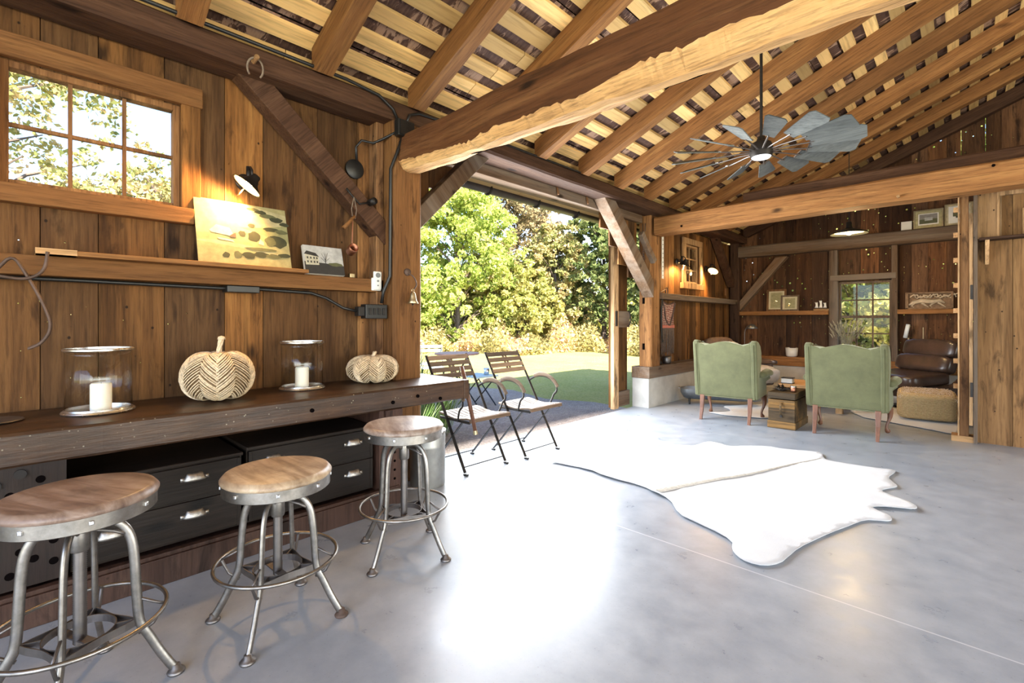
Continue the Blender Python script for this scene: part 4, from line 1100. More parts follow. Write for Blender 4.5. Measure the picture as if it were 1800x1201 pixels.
# bell on the post
t = thing('brass_bell', 'small brass bell hanging from a hook on the door post', 'bell', (-3.17, 2.13, 1.45))
b = MB(); b.lathe([(.001, 0), (.03, 0), (.028, .012), (.001, .02)], 14, (-3.19, 2.125, 1.66), Matrix.Rotation(PI / 2, 3, 'Y')); b.tube(sm([(-3.17, 2.125, 1.65), (-3.13, 2.15, 1.62), (-3.12, 2.17, 1.56), (-3.12, 2.14, 1.52)]), .005, 6); build(b, 'hook', M['rusty'], t, smooth=True)
b = MB(); b.lathe([(.001, .085), (.012, .08), (.020, .07), (.025, .045), (.030, .015), (.044, -.008), (.042, -.010), (.026, .013), (.02, .05), (.001, .07)], 24, (-3.12, 2.13, 1.42)); b.tube([(-3.12, 2.13 + .012 * math.cos(a), 1.512 + .012 * math.sin(a)) for a in [2 * PI * k / 10 for k in range(10)]], .003, 5, loop=True); build(b, 'bell_body', M['brass'], t, smooth=True)
b = MB(); b.tube([(-3.12, 2.13, 1.47), (-3.12, 2.13, 1.405)], .003, 5); b.lathe([(.001, -.01), (.009, 0), (.001, .01)], 8, (-3.12, 2.13, 1.402)); build(b, 'clapper', M['iron'], t)

# bucket behind the far stool
t = thing('metal_can', 'tall galvanised cylinder standing at the bench end', 'container', (-2.97, 2.14, 0))
b = MB(); b.lathe([(.001, .0), (.13, .0), (.135, .02), (.135, .30), (.138, .31), (.135, .32), (.137, .40), (.130, .41), (.128, .05), (.001, .04)], 32, (-3.02, 2.2, 0)); build(b, 'can_body', M['galv'], t, ang=35)
b = MB(); b.lathe([(.137, .405), (.142, .41), (.142, .425), (.11, .44), (.001, .445)], 32, (-3.02, 2.2, 0)); build(b, 'lid', M['galv'], t, ang=35)

# ------------------------------------------------------------------ folding chairs
def make_chair(loc, rz, label):
    t = thing('folding_chair', label, 'chair', (loc[0], loc[1], 0), rz, 'slatted folding armchairs in the open door')
    W = .235
    for s_ in (-1, 1):
        y = s_ * W
        X = MB(); X.beam((.215, y, .02), (-.325, y, .96), .007, .026, up=(0, 1, 0)); X.beam((.205, y, .008), (.245, y, .008), .026, .012); build(X, 'back_post', M['iron'], t, world=False)
        y2 = s_ * (W - .012)
        X = MB(); X.beam((-.215, y2, .02), (.17, y2, .43), .007, .024, up=(0, 1, 0)); X.beam((-.235, y2, .008), (-.20, y2, .008), .024, .012); build(X, 'leg', M['iron'], t, world=False)
        X = MB(); X.beam((-.13, y2, .435), (.26, y2, .435), .012, .02); build(X, 'seat_rail', M['iron'], t, world=False)
        yo = s_ * (W + .015)
        P = sm([(-.15, y, .655), (-.10, yo, .69), (-.02, yo, .715), (.08, yo, .71), (.16, yo, .67), (.205, yo, .61), (.20, yo, .565), (.165, yo, .54), (.15, yo, .50), (.12, y, .43)])
        X = MB(); X.tube(P, .011, 8, flat=.4, up=(0, 1, 0)); ar = build(X, 'arm', M['iron'], t, world=False, smooth=True)
        X = MB(); X.tube(sm([(-.09, yo, .703), (-.01, yo, .73), (.08, yo, .724), (.165, yo, .682), (.215, yo, .615)]), .021, 8, flat=.45, up=(0, 1, 0)); build(X, 'armrest', M['slat_x'], ar, world=False, smooth=True)
    for x, z in ((.19, .06), (-.185, .05)):
        X = MB(); X.tube([(x, -W, z), (x, W, z)], .005, 6); build(X, 'stretcher', M['iron'], t, world=False)
    nsl = 9
    for k in range(nsl):
        y = -.225 + .45 * (k + .5) / nsl; X = MB(); X.tint = rr.random()
        rings = []
        for i in range(9):
            u = i / 8; x = -.15 + .42 * u; z = .452 + .012 * math.cos(u * PI * 2) - .008 * u
            rings.append([(x, y - .021, z), (x, y + .021, z), (x, y + .021, z + .014), (x, y - .021, z + .014)])
        X.loft(rings); build(X, 'seat_slat', M['slat_x'], t, world=False)
    X = MB(); X.tint = .7; X.box(.262, .284, -.232, .232, .436, .468); build(X, 'front_rail', M['slat'], t, world=False, bevel=.004)
    for k in range(4):
        u = k; x = -.312 + .0305 * u; z = .935 - .053 * u
        X = MB(); X.tint = rr.random()
        d = Vector((-.54, 0, .94)).normalized()
        Mx = Matrix.Rotation(-math.atan2(.54, .94), 3, 'Y')
        X.bx((x + .012, 0, z), (.014, .47, .043), Mx); build(X, 'back_slat', M['slat'], t, world=False, bevel=.003)
    X = MB()
    for yy in (-.02, .02): X.bx((-.252, yy, .852), (.008, .024, .2), Matrix.Rotation(-math.atan2(.54, .94), 3, 'Y'))
    build(X, 'back_spacer', M['slat'], t, world=False)
    return t
make_chair((-3.18, 2.77), R(0), 'slatted folding armchair nearer the workbench end, in the barn doorway')
make_chair((-3.14, 3.46), R(1), 'slatted folding armchair farther from workbench, facing into the barn')

# ------------------------------------------------------------------ wing chairs
def make_wing(loc, rz, label, mat):
    t = thing('wingback_chair', label, 'armchair', (loc[0], loc[1], 0), rz, 'green velvet wing chairs seen from behind')
    # local: +Y is the front, back panel at y = 0
    hw = .34
    def crest(u):   # u -1..1 height of the back
        a = abs(u)
        z = .995 + .022 * math.cos(min(1, a / .7) * PI) if a < .7 else .973 + .030 * math.sin((a - .7) / .3 * PI * .6)
        return z
    X = MB(); nx, nz_ = 24, 18; rings = []
    for i in range(nz_ + 1):
        v = i / nz_; ring = []
        pts = []
        for k in range(nx + 1):
            u = -1 + 2 * k / nx; z = .31 + (crest(u) - .31) * v
            y = -.10 * ((z - .31) / .7) ** 1.2 - .018 * (1 - u ** 4) * math.sin(PI * min(1, v * 1.0))
            wdt = hw - .012 * (1 - v) - (.02 * max(0, (v - .93) / .07) if abs(u) > .9 else 0)
            pts.append((u * wdt, y, z))
        frt = [(x * .98, y + .12 + .02 * math.sin(PI * v), z) for x, y, z in pts[::-1]]
        rings.append(pts + frt)
    X.loft(rings); build(X, 'backrest', mat, t, world=False, smooth=True, bevel=.012)
    for s_ in (-1, 1):
        side = [(-.0, .30), (-.04, .55), (-.07, .80), (-.105, 1.005), (-.06, 1.03), (.03, 1.02), (.13, .97), (.19, .88), (.20, .78), (.16, .70), (.13, .64), (.2, .61), (.33, .625), (.45, .64), (.52, .62), (.545, .575), (.52, .53), (.50, .48), (.51, .42), (.53, .31)]
        X = MB(); rings = []
        for xx, sc2 in ((hw - .035, .985), (hw - .02, 1.0), (hw + .02, 1.0), (hw + .038, .975)):
            cy = .2; cz = .6
            rings.append([(s_ * (xx + (.03 if (z > .5 and y > .3) else 0)), cy + (y - cy) * sc2, cz + (z - cz) * sc2) for y, z in side])
        if s_ < 0: rings = rings[::-1]
        X.loft(rings); build(X, 'wing', mat, t, world=False, ang=50, subd=0, bevel=.012)
        X = MB(); X.tube([(s_ * (hw + .045), .08, .60), (s_ * (hw + .055), .2, .605), (s_ * (hw + .065), .4, .615), (s_ * (hw + .065), .53, .60)], [.03, .05, .055, .045], 14, flat=.9); build(X, 'arm_roll', mat, t, world=False, smooth=True)
        # straight splayed back leg
        X = MB(); X.tint = .6; X.loft([[(s_ * (hw - .055) + a, b_ + o_, z) for a, b_ in ((-r_, -r_), (r_, -r_), (r_, r_), (-r_, r_))] for z, r_, o_ in ((.315, .026, .02), (.15, .020, -.01), (0, .016, -.06))][::-1]); build(X, 'leg', M['leg'], t, world=False, bevel=.003)
        # cabriole front leg
        X = MB(); P = [Vector((s_ * (hw - .02), .50, .32)), Vector((s_ * (hw + .01), .53, .25)), Vector((s_ * (hw + .005), .525, .17)), Vector((s_ * (hw - .025), .50, .08)), Vector((s_ * (hw - .02), .51, .035)), Vector((s_ * (hw - .01), .53, .012))]
        X.tube(sm(P, 1), [.03, .036, .036, .028, .024, .017, .014, .013, .018, .024, .026, .02][:len(sm(P, 1))], 10); build(X, 'cabriole_leg', M['leg'], t, world=False, smooth=True)
    X = MB(); X.box(-hw + .01, hw - .01, .0, .53, .305, .40); build(X, 'seat_frame', mat, t, world=False, bevel=.02)
    X = MB(); X.sell((0, .33, .45), (hw * 2 - .09, .46, .13), .35); build(X, 'seat_cushion', mat, t, world=False, smooth=True)
    X = MB(); X.tube([(-hw, -.0, .305), (hw, .0, .305)], .006, 6); X.tube([(hw - .004, -.004, .31), (hw, -.05, .6), (hw, -.105, .98)], .005, 6); X.tube([(-hw + .004, -.004, .31), (-hw, -.05, .6), (-hw, -.105, .98)], .005, 6); build(X, 'piping', mat, t, world=False)
    return t
make_wing((-2.19, 6.20), R(5), 'green velvet wing chair nearer the open door, seen from behind', M['velvet'])
make_wing((-.945, 6.30), R(1), 'green velvet wing chair in front of the back window, right of chest', M['velvet'])

# chest between them
t = thing('tool_chest', 'worn wooden tool chest standing between the two green chairs', 'chest', (-1.555, 6.5, 0))
b = MB(); b.tint = .5; b.box(-1.70, -1.42, 6.22, 6.82, .07, .34); build(b, 'chest_body', M['trunk'], t, bevel=.004)
b = MB(); b.tint = .8; b.box(-1.71, -1.41, 6.21, 6.83, .0, .085); build(b, 'base_moulding', M['trunk'], t, bevel=.008)
b = MB(); b.tint = .35; b.box(-1.705, -1.415, 6.215, 6.825, .352, .425); build(b, 'lid', M['trunk'], t, bevel=.004)
b = MB(); b.box(-1.575, -1.545, 6.212, 6.222, .28, .32); b.tube(sm([(-1.56, 6.215, .31), (-1.56, 6.185, .29), (-1.56, 6.18, .22), (-1.56, 6.20, .17)]), .012, 8, flat=.5); build(b, 'leather_handle', M['trunk'], t)
b = MB(); b.tube([(-1.56, 6.215, .15), (-1.56, 6.205, .15)], .014, 10); build(b, 'lock_plate', M['iron'], t)
# dried twigs and jar on it
b = MB(); r3 = random.Random(4)
for k in range(26):
    a = r3.uniform(0, 2 * PI); L = r3.uniform(.06, .13); p = Vector((-1.60 + r3.uniform(-.03, .03), 6.42 + r3.uniform(-.03, .03), .435))
    d = Vector((math.cos(a), math.sin(a), r3.uniform(.0, .7))).normalized(); e = p + d * L; e.x = max(-1.70, min(-1.50, e.x))
    b.tube([p, p.lerp(e, .5) + Vector((0, 0, .015)), e], [.010, .008, .002], 5)
tag(build(b, 'dried_pods', M['iron'], at=(-1.6, 6.42, .427)), 'dark dried pods lying on the tool chest lid', 'dried plant')
t = thing('glass_jar', 'small reddish glass jar beside the dried pods on chest', 'jar', (-1.475, 6.40, .426))
b = MB(); b.lathe([(.001, 0), (.03, 0), (.034, .01), (.034, .055), (.03, .06), (.028, .055), (.028, .01), (.001, .008)], 20); build(b, 'jar_body', M['copper'], t, world=False, smooth=True)
b = MB(); b.lathe([(.032, .058), (.033, .07), (.001, .072)], 20); build(b, 'lid', M['bright'], t, world=False, smooth=True)

# ------------------------------------------------------------------ hides
def hide(name, label, poly, seam=None, zc=.012):
    from mathutils.geometry import delaunay_2d_cdt
    P = sm([(x, y, 0) for x, y in poly] + [(poly[0][0], poly[0][1], 0)], 1)[:-1]
    pts = [Vector((p.x, p.y)) for p in P]
    xs = [p.x for p in pts]; ys_ = [p.y for p in pts]
    def inside(q):
        c = False; n = len(pts)
        for i in range(n):
            a_, b_ = pts[i], pts[(i + 1) % n]
            if (a_.y > q.y) != (b_.y > q.y) and q.x < (b_.x - a_.x) * (q.y - a_.y) / (b_.y - a_.y) + a_.x: c = not c
        return c
    n0 = len(pts); allp = list(pts)
    x = min(xs)
    while x < max(xs):
        y = min(ys_)
        while y < max(ys_):
            q = Vector((x + .013 * math.sin(y * 50), y + .013 * math.sin(x * 40)))
            if inside(q) and min((q - p).length for p in pts) > .03: allp.append(q)
            y += .05
        x += .05
    V, E_, F_, *_ = delaunay_2d_cdt(allp, [(i, (i + 1) % n0) for i in range(n0)], [], 1, 1e-5)
    def hgt(v):
        h = .004 + .010 * max(0, noise.noise(Vector((v.x * 2.3, v.y * 2.3, 1)))) ** 1 + .004 * abs(noise.noise(Vector((v.x * 7, v.y * 7, 3))))
        e = min((v - p).length for p in pts); h += .006 * math.exp(-e / .05)
        if seam:
            a_ = Vector(seam[0]); d_ = (Vector(seam[1]) - a_); L = d_.length; d_ = d_ / L; q = v - a_; s_ = q.dot(d_); o_ = abs(q.x * d_.y - q.y * d_.x)
            if -.05 < s_ < L: h += .016 * math.exp(-(o_ / .05) ** 2)
        return h
    b = MB(); b.add([(v.x, v.y, hgt(v)) for v in V], [tuple(f) for f in F_])
    cx, cy = sum(xs) / len(xs), sum(ys_) / len(ys_)
    o = build(b, name, M['hide'], at=(cx, cy, 0), smooth=True)
    mo = o.modifiers.new('s', 'SOLIDIFY'); mo.thickness = .004; mo.offset = 1
    tag(o, label, 'rug')
    if seam:
        a_ = Vector(seam[0]); e_ = Vector(seam[1]); n = 30; L = []; Rr = []
        d_ = (e_ - a_).normalized(); nn = Vector((-d_.y, d_.x))
        b = MB(); rings = []
        for i in range(n + 1):
            u = i / n; p = a_.lerp(e_, u) + nn * .012 * math.sin(u * 9); wd = .026 * (1 - u) + .006
            z = hgt(p) + .0065
            rings.append([(p.x + nn.x * wd, p.y + nn.y * wd, z - .002), (p.x, p.y, z + .001), (p.x - nn.x * wd, p.y - nn.y * wd, z - .002)])
        b.loft(rings, closed=False, caps=False); o2 = build(b, 'spine_stripe', M['hide_seam'], o); o2['label'] = 'grey hair stripe along the spine'
    return o
HP = [(-2.68, 3.291), (-2.304, 3.348), (-2.106, 3.279), (-1.763, 3.297), (-1.636, 3.209), (-1.507, 3.186), (-1.345, 2.972), (-1.228, 2.936), (-1.117, 2.898), (-0.959, 2.831), (-0.927, 2.718), (-0.878, 2.657), (-0.818, 2.626), (-0.74, 2.649), (-0.69, 2.733), (-0.678, 2.855), (-0.665, 2.986), (-0.606, 3.227), (-0.542, 3.429), (-0.504, 3.55), (-0.457, 3.706), (-0.384, 3.754), (-0.343, 3.78), (-0.328, 3.825), (-0.347, 3.891), (-0.402, 3.926), (-0.455, 3.986), (-0.413, 4.033), (-0.312, 4.087), (-0.241, 4.125), (-0.224, 4.172), (-0.248, 4.239), (-0.292, 4.294), (-0.368, 4.336), (-0.453, 4.424), (-0.411, 4.529), (-0.37, 4.593), (-0.368, 4.648), (-0.401, 4.719), (-0.446, 4.841), (-0.414, 5.039), (-0.421, 5.129), (-0.52, 5.083), (-0.641, 5.069), (-0.766, 5.054), (-0.864, 5.051), (-0.929, 5.082), (-0.98, 5.312), (-1.1, 5.271), (-1.291, 5.195), (-1.433, 5.206), (-1.6, 5.07), (-1.701, 4.927), (-1.836, 4.998), (-1.943, 4.982), (-1.955, 4.729), (-2.019, 4.667), (-2.155, 4.607), (-2.191, 4.389), (-2.328, 4.071), (-2.466, 3.784), (-2.575, 3.581), (-2.679, 3.385)]
hide('cowhide_rug', 'large white cowhide rug on the open floor in the middle of the room', HP, seam=[(-1.62, 3.23), (-.93, 5.03)])
hide('cowhide_rug', 'white cowhide rug mostly under the left green chair in the lounge', [(-2.55, 6.60), (-2.3, 6.52), (-2.05, 6.62), (-1.86, 6.68), (-1.78, 6.9), (-1.7, 7.2), (-1.6, 7.6), (-1.8, 8.1), (-2.1, 8.0), (-2.3, 7.7), (-2.45, 7.4), (-2.6, 7.2), (-2.4, 7.0), (-2.35, 6.8)])
hide('cowhide_rug', 'pale cowhide rug edge showing in front of the woven pouf', [(-.95, 7.65), (-.62, 7.48), (-.35, 7.36), (-.1, 7.20), (-.03, 7.24), (-.06, 7.34), (-.02, 7.7), (-.05, 8.4), (-.3, 8.7), (-.7, 8.9), (-1.1, 8.6), (-1.2, 8.1)])

# ------------------------------------------------------------------ lounge furniture
# woven pouf
t = thing('woven_pouf', 'large woven jute floor cushion with tassel beside the jamb', 'pouf', (-.36, 8.25, 0), R(4))
b = MB(); b.sell((0, 0, .19), (.60, .84, .34), .28, n=14)
m = NM('jute braid'); v = m.coord(); wv = m.n('ShaderNodeTexWave'); wv.bands_direction = 'Z'; wv.inputs['Scale'].default_value = 22; wv.inputs['Distortion'].default_value = 2.5; wv.inputs['Detail Scale'].default_value = 3; m.l(v, wv.inputs['Vector'])
g = m.noise(v, 60, 4, .6); c = m.mix(.5, m.ramp(wv.outputs['Fac'], [(.1, (.32, .20, .08)), (.6, (.66, .48, .24))]), m.ramp(g, [(.3, (.35, .24, .11)), (.7, (.66, .52, .30))]))
m.bsdf(c, .95, 0, wv.outputs['Fac'], .8, .01); M['jute'] = m.m
build(b, 'pouf_body', M['jute'], t, world=False, smooth=True)
b = MB(); r3 = random.Random(8)
for k in range(900):
    x = r3.uniform(-.28, .28); y = r3.uniform(-.4, .4); z = .352 - .05 * max(0, abs(x) / .3 - .75) * 4 - .05 * max(0, abs(y) / .42 - .8) * 4
    b.tube([(x, y, z - .01), (x + r3.uniform(-.02, .02), y + r3.uniform(-.02, .02), z + .012)], .004, 4)
o = build(b, 'woolly_top', plain('pale wool loops', (.62, .50, .38), .95, 0, .25, 40, .3), t, world=False); o['kind'] = 'stuff'
b = MB()
for k in range(16): b.tube([(.285 + .004 * math.cos(k), -.36 + .010 * math.sin(k * 1.3), .25), (.305 + .014 * math.cos(k * 2.1), -.37 + .025 * math.sin(k * 1.7), .10)], .006, 5)
b.lathe([(.001, .0), (.02, .005), (.02, .03), (.001, .04)], 10, (.29, -.36, .24)); build(b, 'tassel', plain('terracotta tassel', (.45, .22, .12), .9), t, world=False)

# right leather lounge chair
t = thing('leather_armchair', 'dark brown leather lounge chair under the carved relief', 'armchair', (-.52, 9.15, 0), R(-38))
# local: faces -Y
Ld = M['brownleather']
def cush(c, sz, rot, name='cushion', e=.32):
    X = MB(); Mx = Matrix.Rotation(rot, 3, 'X'); X.sell(c, sz, e, Mx, n=10, warp=lambda p: p + Vector((0, 0, .006 * math.sin(p.x * 60) * math.sin(p.y * 25)))); return X
build(cush((0, .28, .86), (.78, .22, .27), R(-14), e=.45), 'head_cushion', Ld, t, world=False, smooth=True)
build(cush((0, .16, .64), (.80, .24, .26), R(-20), e=.45), 'back_cushion', Ld, t, world=False, smooth=True)
build(cush((0, -.18, .44), (.80, .72, .18), R(4)), 'seat_cushion', Ld, t, world=False, smooth=True)
b = MB(); b.prism([(-.34, .16), (.45, .12), (.52, .5), (.44, .96), (.34, .96), (.25, .5), (.05, .36), (-.34, .36)], .06, Matrix(((0, 0, 1), (1, 0, 0), (0, 1, 0))), (.40, 0, 0)); b.prism([(-.34, .16), (.45, .12), (.52, .5), (.44, .96), (.34, .96), (.25, .5), (.05, .36), (-.34, .36)], .06, Matrix(((0, 0, 1), (1, 0, 0), (0, 1, 0))), (-.46, 0, 0)); b.box(-.4, .4, -.3, .4, .16, .35)
build(b, 'shell', Ld, t, world=False, bevel=.02)
b = MB(); b.lathe([(.001, 0), (.28, 0), (.28, .02), (.05, .04), (.04, .17), (.001, .17)], 24); build(b, 'swivel_base', M['iron'], t, world=False)

# left leather lounge chair
t = thing('leather_armchair', 'brown leather lounge chair with cushions coloured pale as if shining behind left green chair', 'armchair', (-2.75, 8.55, 0), R(70))
build(cush((0, .42, .68), (.76, .16, .62), R(-16), e=.5), 'backrest', M['brownshell'], t, world=False, smooth=True)
build(cush((0, .28, .66), (.66, .16, .50), R(-16), e=.45), 'back_cushion', M['sheenleather'], t, world=False, smooth=True)
build(cush((0, -.08, .46), (.66, .68, .16), R(4)), 'seat_cushion', M['sheenleather'], t, world=False, smooth=True)
build(cush((0, -.42, .38), (.64, .18, .24), R(10), e=.5), 'knee_cushion', M['sheenleather'], t, world=False, smooth=True)
for s_ in (-1, 1):
    build(cush((s_ * .40, .0, .58), (.12, .72, .09), R(0), e=.5), 'armrest', M['brownleather'], t, world=False, smooth=True)
    b = MB(); b.box(s_ * .40 - .03, s_ * .40 + .03, -.28, .35, .2, .56); build(b, 'side_panel', M['brownshell'], t, world=False, bevel=.02)
b = MB(); b.box(-.36, .36, -.35, .4, .2, .38); build(b, 'seat_shell', M['brownshell'], t, world=False, bevel=.03)
b = MB(); b.lathe([(.001, 0), (.3, 0), (.3, .02), (.05, .04), (.04, .21), (.001, .21)], 24); build(b, 'swivel_base', M['iron'], t, world=False)

# coffee table, crate and bowl
t = thing('coffee_table', 'low chunky wooden coffee table behind the tool chest', 'table', (-1.5, 8.0, 0))
b = MB(); b.tint = .8; b.box(-1.98, -1.15, 7.72, 8.45, .28, .36); build(b, 'table_top', M['gold_x'], t, bevel=.01)
for x in (-1.93, -1.28):
    for y in (7.77, 8.32):
        b = MB(); b.tint = .6; b.box(x, x + .08, y, y + .08, 0, .28); build(b, 'leg', M['gold_z'], t)
t = thing('wire_crate', 'small dark framed box standing on the coffee table', 'box', (-1.86, 7.8, .36))
b = MB(); b.box(-1.94, -1.80, 7.74, 7.86, .362, .43); build(b, 'box_panel', M['concrete'], t)
b = MB()
for x in (-1.942, -1.798):
    for y in (7.738, 7.862): b.beam((x, y, .36), (x, y, .44), .01, .01)
for z in (.366, .44):
    for y in (7.738, 7.862): b.beam((-1.945, y, z), (-1.795, y, z), .01, .01)
    for x in (-1.942, -1.798): b.beam((x, 7.738, z), (x, 7.862, z), .01, .01, up=(0, 0, 1))
build(b, 'box_frame', M['iron'], t)
b = MB(); b.lathe([(.001, 0), (.06, 0), (.15, .05), (.165, .09), (.158, .09), (.14, .055), (.05, .012), (.001, .01)], 28, (-1.45, 7.95, .36))
tag(build(b, 'shallow_bowl', M['cream'], at=(-1.45, 7.95, .36), smooth=True), 'wide pale bowl on the coffee table', 'bowl')

# zinc trough
t = thing('zinc_trough', 'long rounded zinc trough with hoop handle along the concrete wall', 'trough', (-2.68, 7.40, 0), R(24))
b = MB(); rings = []
def trs(s_, u):   # half-round section
    L = .58; x = u * L; k = 1.0 if abs(u) < .8 else math.sqrt(max(.02, 1 - ((abs(u) - .8) / .2) ** 2)); k = .35 + .65 * k
    return [(x, .19 * k * s_ * math.cos(a), .235 - (.17 * k * s_) * math.sin(a)) for a in [PI * q / 14 for q in range(15)]]
out = [trs(1, -1 + 2 * i / 24) for i in range(25)]
rings = [o_ + [(p[0], p[1], p[2]) for p in i_[::-1]] for o_, i_ in zip(out, [trs(.94, -1 + 2 * i / 24) for i in range(25)])]
b.loft(rings); build(b, 'trough_body', M['zinc'], t, world=False, ang=60)
b = MB(); b.tube([(-.60 + .0, y, .235) for y in (-.07, .07)], .008, 6); b.tube([(-.48, -.19, .238), (.48, -.19, .238)], .008, 6); b.tube([(-.48, .19, .238), (.48, .19, .238)], .008, 6); build(b, 'rim', M['zinc'], t, world=False)
for x in (-.45, .4):
    for y in (-.1, .1):
        b = MB(); b.tube([(x, y * .8, .10), (x, y * 1.3, .0)], .014, 8); build(b, 'foot', M['iron'], t, world=False)
b = MB(); b.tube([(-.12, .19 * math.cos(a), .235 + .17 * math.sin(a)) for a in [PI * k / 16 for k in range(17)]], .007, 6); build(b, 'hoop_handle', M['rope'], t, world=False, smooth=True)

# items on the side sill
t = thing('oil_lantern', 'old glass oil lantern on the sill beside the door post', 'lantern', (-3.43, 6.86, .60))
b = MB(); b.lathe([(.001, 0), (.05, 0), (.055, .02), (.05, .05), (.03, .06), (.028, .07)], 20); b.lathe([(.03, .22), (.034, .225), (.03, .25), (.012, .28), (.001, .285)], 20); build(b, 'burner', M['iron'], t, world=False, smooth=True)
b = MB(); b.lathe([(.028, .07), (.042, .10), (.045, .13), (.033, .18), (.028, .22)], 20); build(b, 'glass_chimney', M['glass'], t, world=False, smooth=True)
b = MB(); b.tube([(0, -.055, .03), (0, -.06, .15), (0, -.04, .25), (0, 0, .30), (0, .04, .25), (0, .06, .15), (0, .055, .03)], .004, 6); build(b, 'wire_guard', M['iron'], t, world=False)
b = MB(); b.lathe([(.001, 0), (.05, .003), (.065, .02), (.068, .06), (.066, .075), (.072, .12), (.068, .12), (.06, .07), (.06, .03), (.001, .012)], 24, (-3.39, 7.07, .60))
tag(build(b, 'metal_pot', M['steel_dull'], at=(-3.39, 7.07, .6), smooth=True), 'dented metal pot on the sill beside the oil lantern', 'pot')
# textile with fringe
t = thing('woven_wall_hanging', 'dark red woven bag with long fringe hanging below the lounge ledge', 'textile', (-3.36, 7.0, 1.6))
m = NM('woven red pattern'); v = m.coord(); sx = m.n('ShaderNodeSeparateXYZ'); m.l(v, sx.inputs[0])
ck = m.n('ShaderNodeTexChecker'); ck.inputs['Scale'].default_value = 40; mp_ = m.coord((1, 1, 1), rot=(R(45), 0, 0)); m.l(mp_, ck.inputs['Vector'])
g = m.noise(v, 45, 3, .6)
c = m.mix(ck.outputs['Fac'], (.22, .05, .04), (.42, .30, .22)); c = m.mix(m.ramp(g, [(.45, 0.), (.6, .6)]), c, (.05, .02, .02)); m.bsdf(c, .95, 0, g, .4, .004); M['kilim'] = m.m
def cloth_pt(u, v, d): return (-3.345 + d + .012 * math.sin(u * 9 + v * 3), 6.78 + .44 * u, 1.585 - .40 * v - .05 * math.sin(PI * u) * (1 - v))
b = MB(); b.loft([[cloth_pt(i / 12, j / 8, 0) for i in range(13)] for j in range(9)], closed=False, caps=False); o = build(b, 'woven_panel', M['kilim'], t, smooth=True); mo = o.modifiers.new('s', 'SOLIDIFY'); mo.thickness = .008
b = MB()
for s_ in (0, 1):
    pts = [cloth_pt(.02 + .46 * k / 8 if s_ == 0 else .98 - .46 * k / 8, .05 + .9 * (k / 8), .012) for k in range(9)]; b.tube(pts, .02, 6, flat=.3)
b.tube([cloth_pt(i / 12, .0, .01) for i in range(13)], .008, 6); build(b, 'dark_border', M['rusty'], t)
b = MB(); b.loft([[cloth_pt(i / 12, .93 + .12 * j, .012) for i in range(13)] for j in range(2)], closed=False, caps=False); o = build(b, 'red_band', plain('madder red band', (.40, .12, .08), .95), t); mo = o.modifiers.new('s', 'SOLIDIFY'); mo.thickness = .006
b = MB(); r3 = random.Random(2)
for k in range(54):
    u = k / 53; p = Vector(cloth_pt(u, 1.0, .004)); L = r3.uniform(.34, .46)
    b.tint = r3.random(); b.tube([p, p + Vector((r3.uniform(-.01, .01), r3.uniform(-.012, .012), -L * .5)), p + Vector((r3.uniform(-.01, .015), r3.uniform(-.025, .025), -L))], .0045, 4)
build(b, 'fringe', plain('brown wool fringe', (.10, .065, .045), .95, 0, .4, 30), t)
b = MB(); b.tube(sm([(-3.33, 6.80, 1.62), (-3.32, 6.75, 1.5), (-3.33, 6.76, 1.2), (-3.33, 6.80, .95)]), .022, 6, flat=.4); build(b, 'strap', M['iron'], t)
# steel strip with holes, thin rod
t = thing('perforated_strip', 'pale steel strip with a row of holes hanging in the lounge corner', 'steel strip', (-3.36, 6.87, 1.9))
b = MB(); b.box(-3.365, -3.36, 6.84, 6.90, 1.93, 2.78); build(b, 'strip', M['white'], t)
b = MB()
for k in range(12): b = MB(); b.tube([(-3.3605, 6.87, 1.98 + .068 * k), (-3.3585, 6.87, 1.98 + .068 * k)], .009, 8); build(b, 'hole', M['hole'], t)
b = MB(); b.tube([(-3.36, 6.745, 1.9), (-3.36, 6.745, 2.75)], .006, 6); tag(build(b, 'thin_rod', M['steel_dull'], at=(-3.36, 6.745, 1.9)), 'thin metal rod hanging between door post and steel strip', 'rod')
# chain with hook
t = thing('hook_chain', 'iron chain with hook hanging on the door post with mortises', 'chain', (-3.42, 6.40, 2.6))
b = MB(); z = 2.58; k = 0
b.tube([(-3.44, 6.39, 2.72), (-3.44, 6.385, 2.6), (-3.40, 6.385, 2.6), (-3.40, 6.39, 2.72)], .006, 6)
while z > 2.16:
    a = k % 2 * PI / 2; cx_, sy_ = math.cos(a), math.sin(a)
    b.tube([(-3.42 + .014 * math.cos(q) * cx_, 6.375 + .014 * math.cos(q) * sy_, z + .024 * math.sin(q)) for q in [2 * PI * i / 12 for i in range(12)]], .0045, 6, loop=True); z -= .037; k += 1
build(b, 'chain_links', M['rusty'], t, smooth=True)
b = MB(); b.tube(sm([(-3.42, 6.375, 2.16), (-3.42, 6.37, 2.10), (-3.395, 6.37, 2.07), (-3.40, 6.37, 2.035), (-3.43, 6.37, 2.03), (-3.45, 6.37, 2.06)]), .008, 6); build(b, 'hook', M['rusty'], t, smooth=True)
b = MB(); b.tube([(-3.38 + .0, 7.04 + .035 * math.cos(q), 1.75 + .05 * math.sin(q)) for q in [2 * PI * i / 16 for i in range(16)]], .008, 6, loop=True); b.tube([(-3.38, 7.0, 1.77), (-3.38, 6.85, 1.72), (-3.38, 6.78, 1.71)], .008, 6)
tag(build(b, 'iron_ring', M['rusty'], at=(-3.38, 7.0, 1.70), smooth=True), 'rusty iron ring tool standing on the lounge ledge', 'iron tool')
b = MB(); b.box(-3.30, -3.285, 9.3, 9.38, 1.76, 1.90); tag(build(b, 'outlet_plate', M['hewn_z'], at=(-3.30, 9.34, 1.76), bevel=.003), 'small brown outlet plate on the corner of the lounge wall', 'outlet')

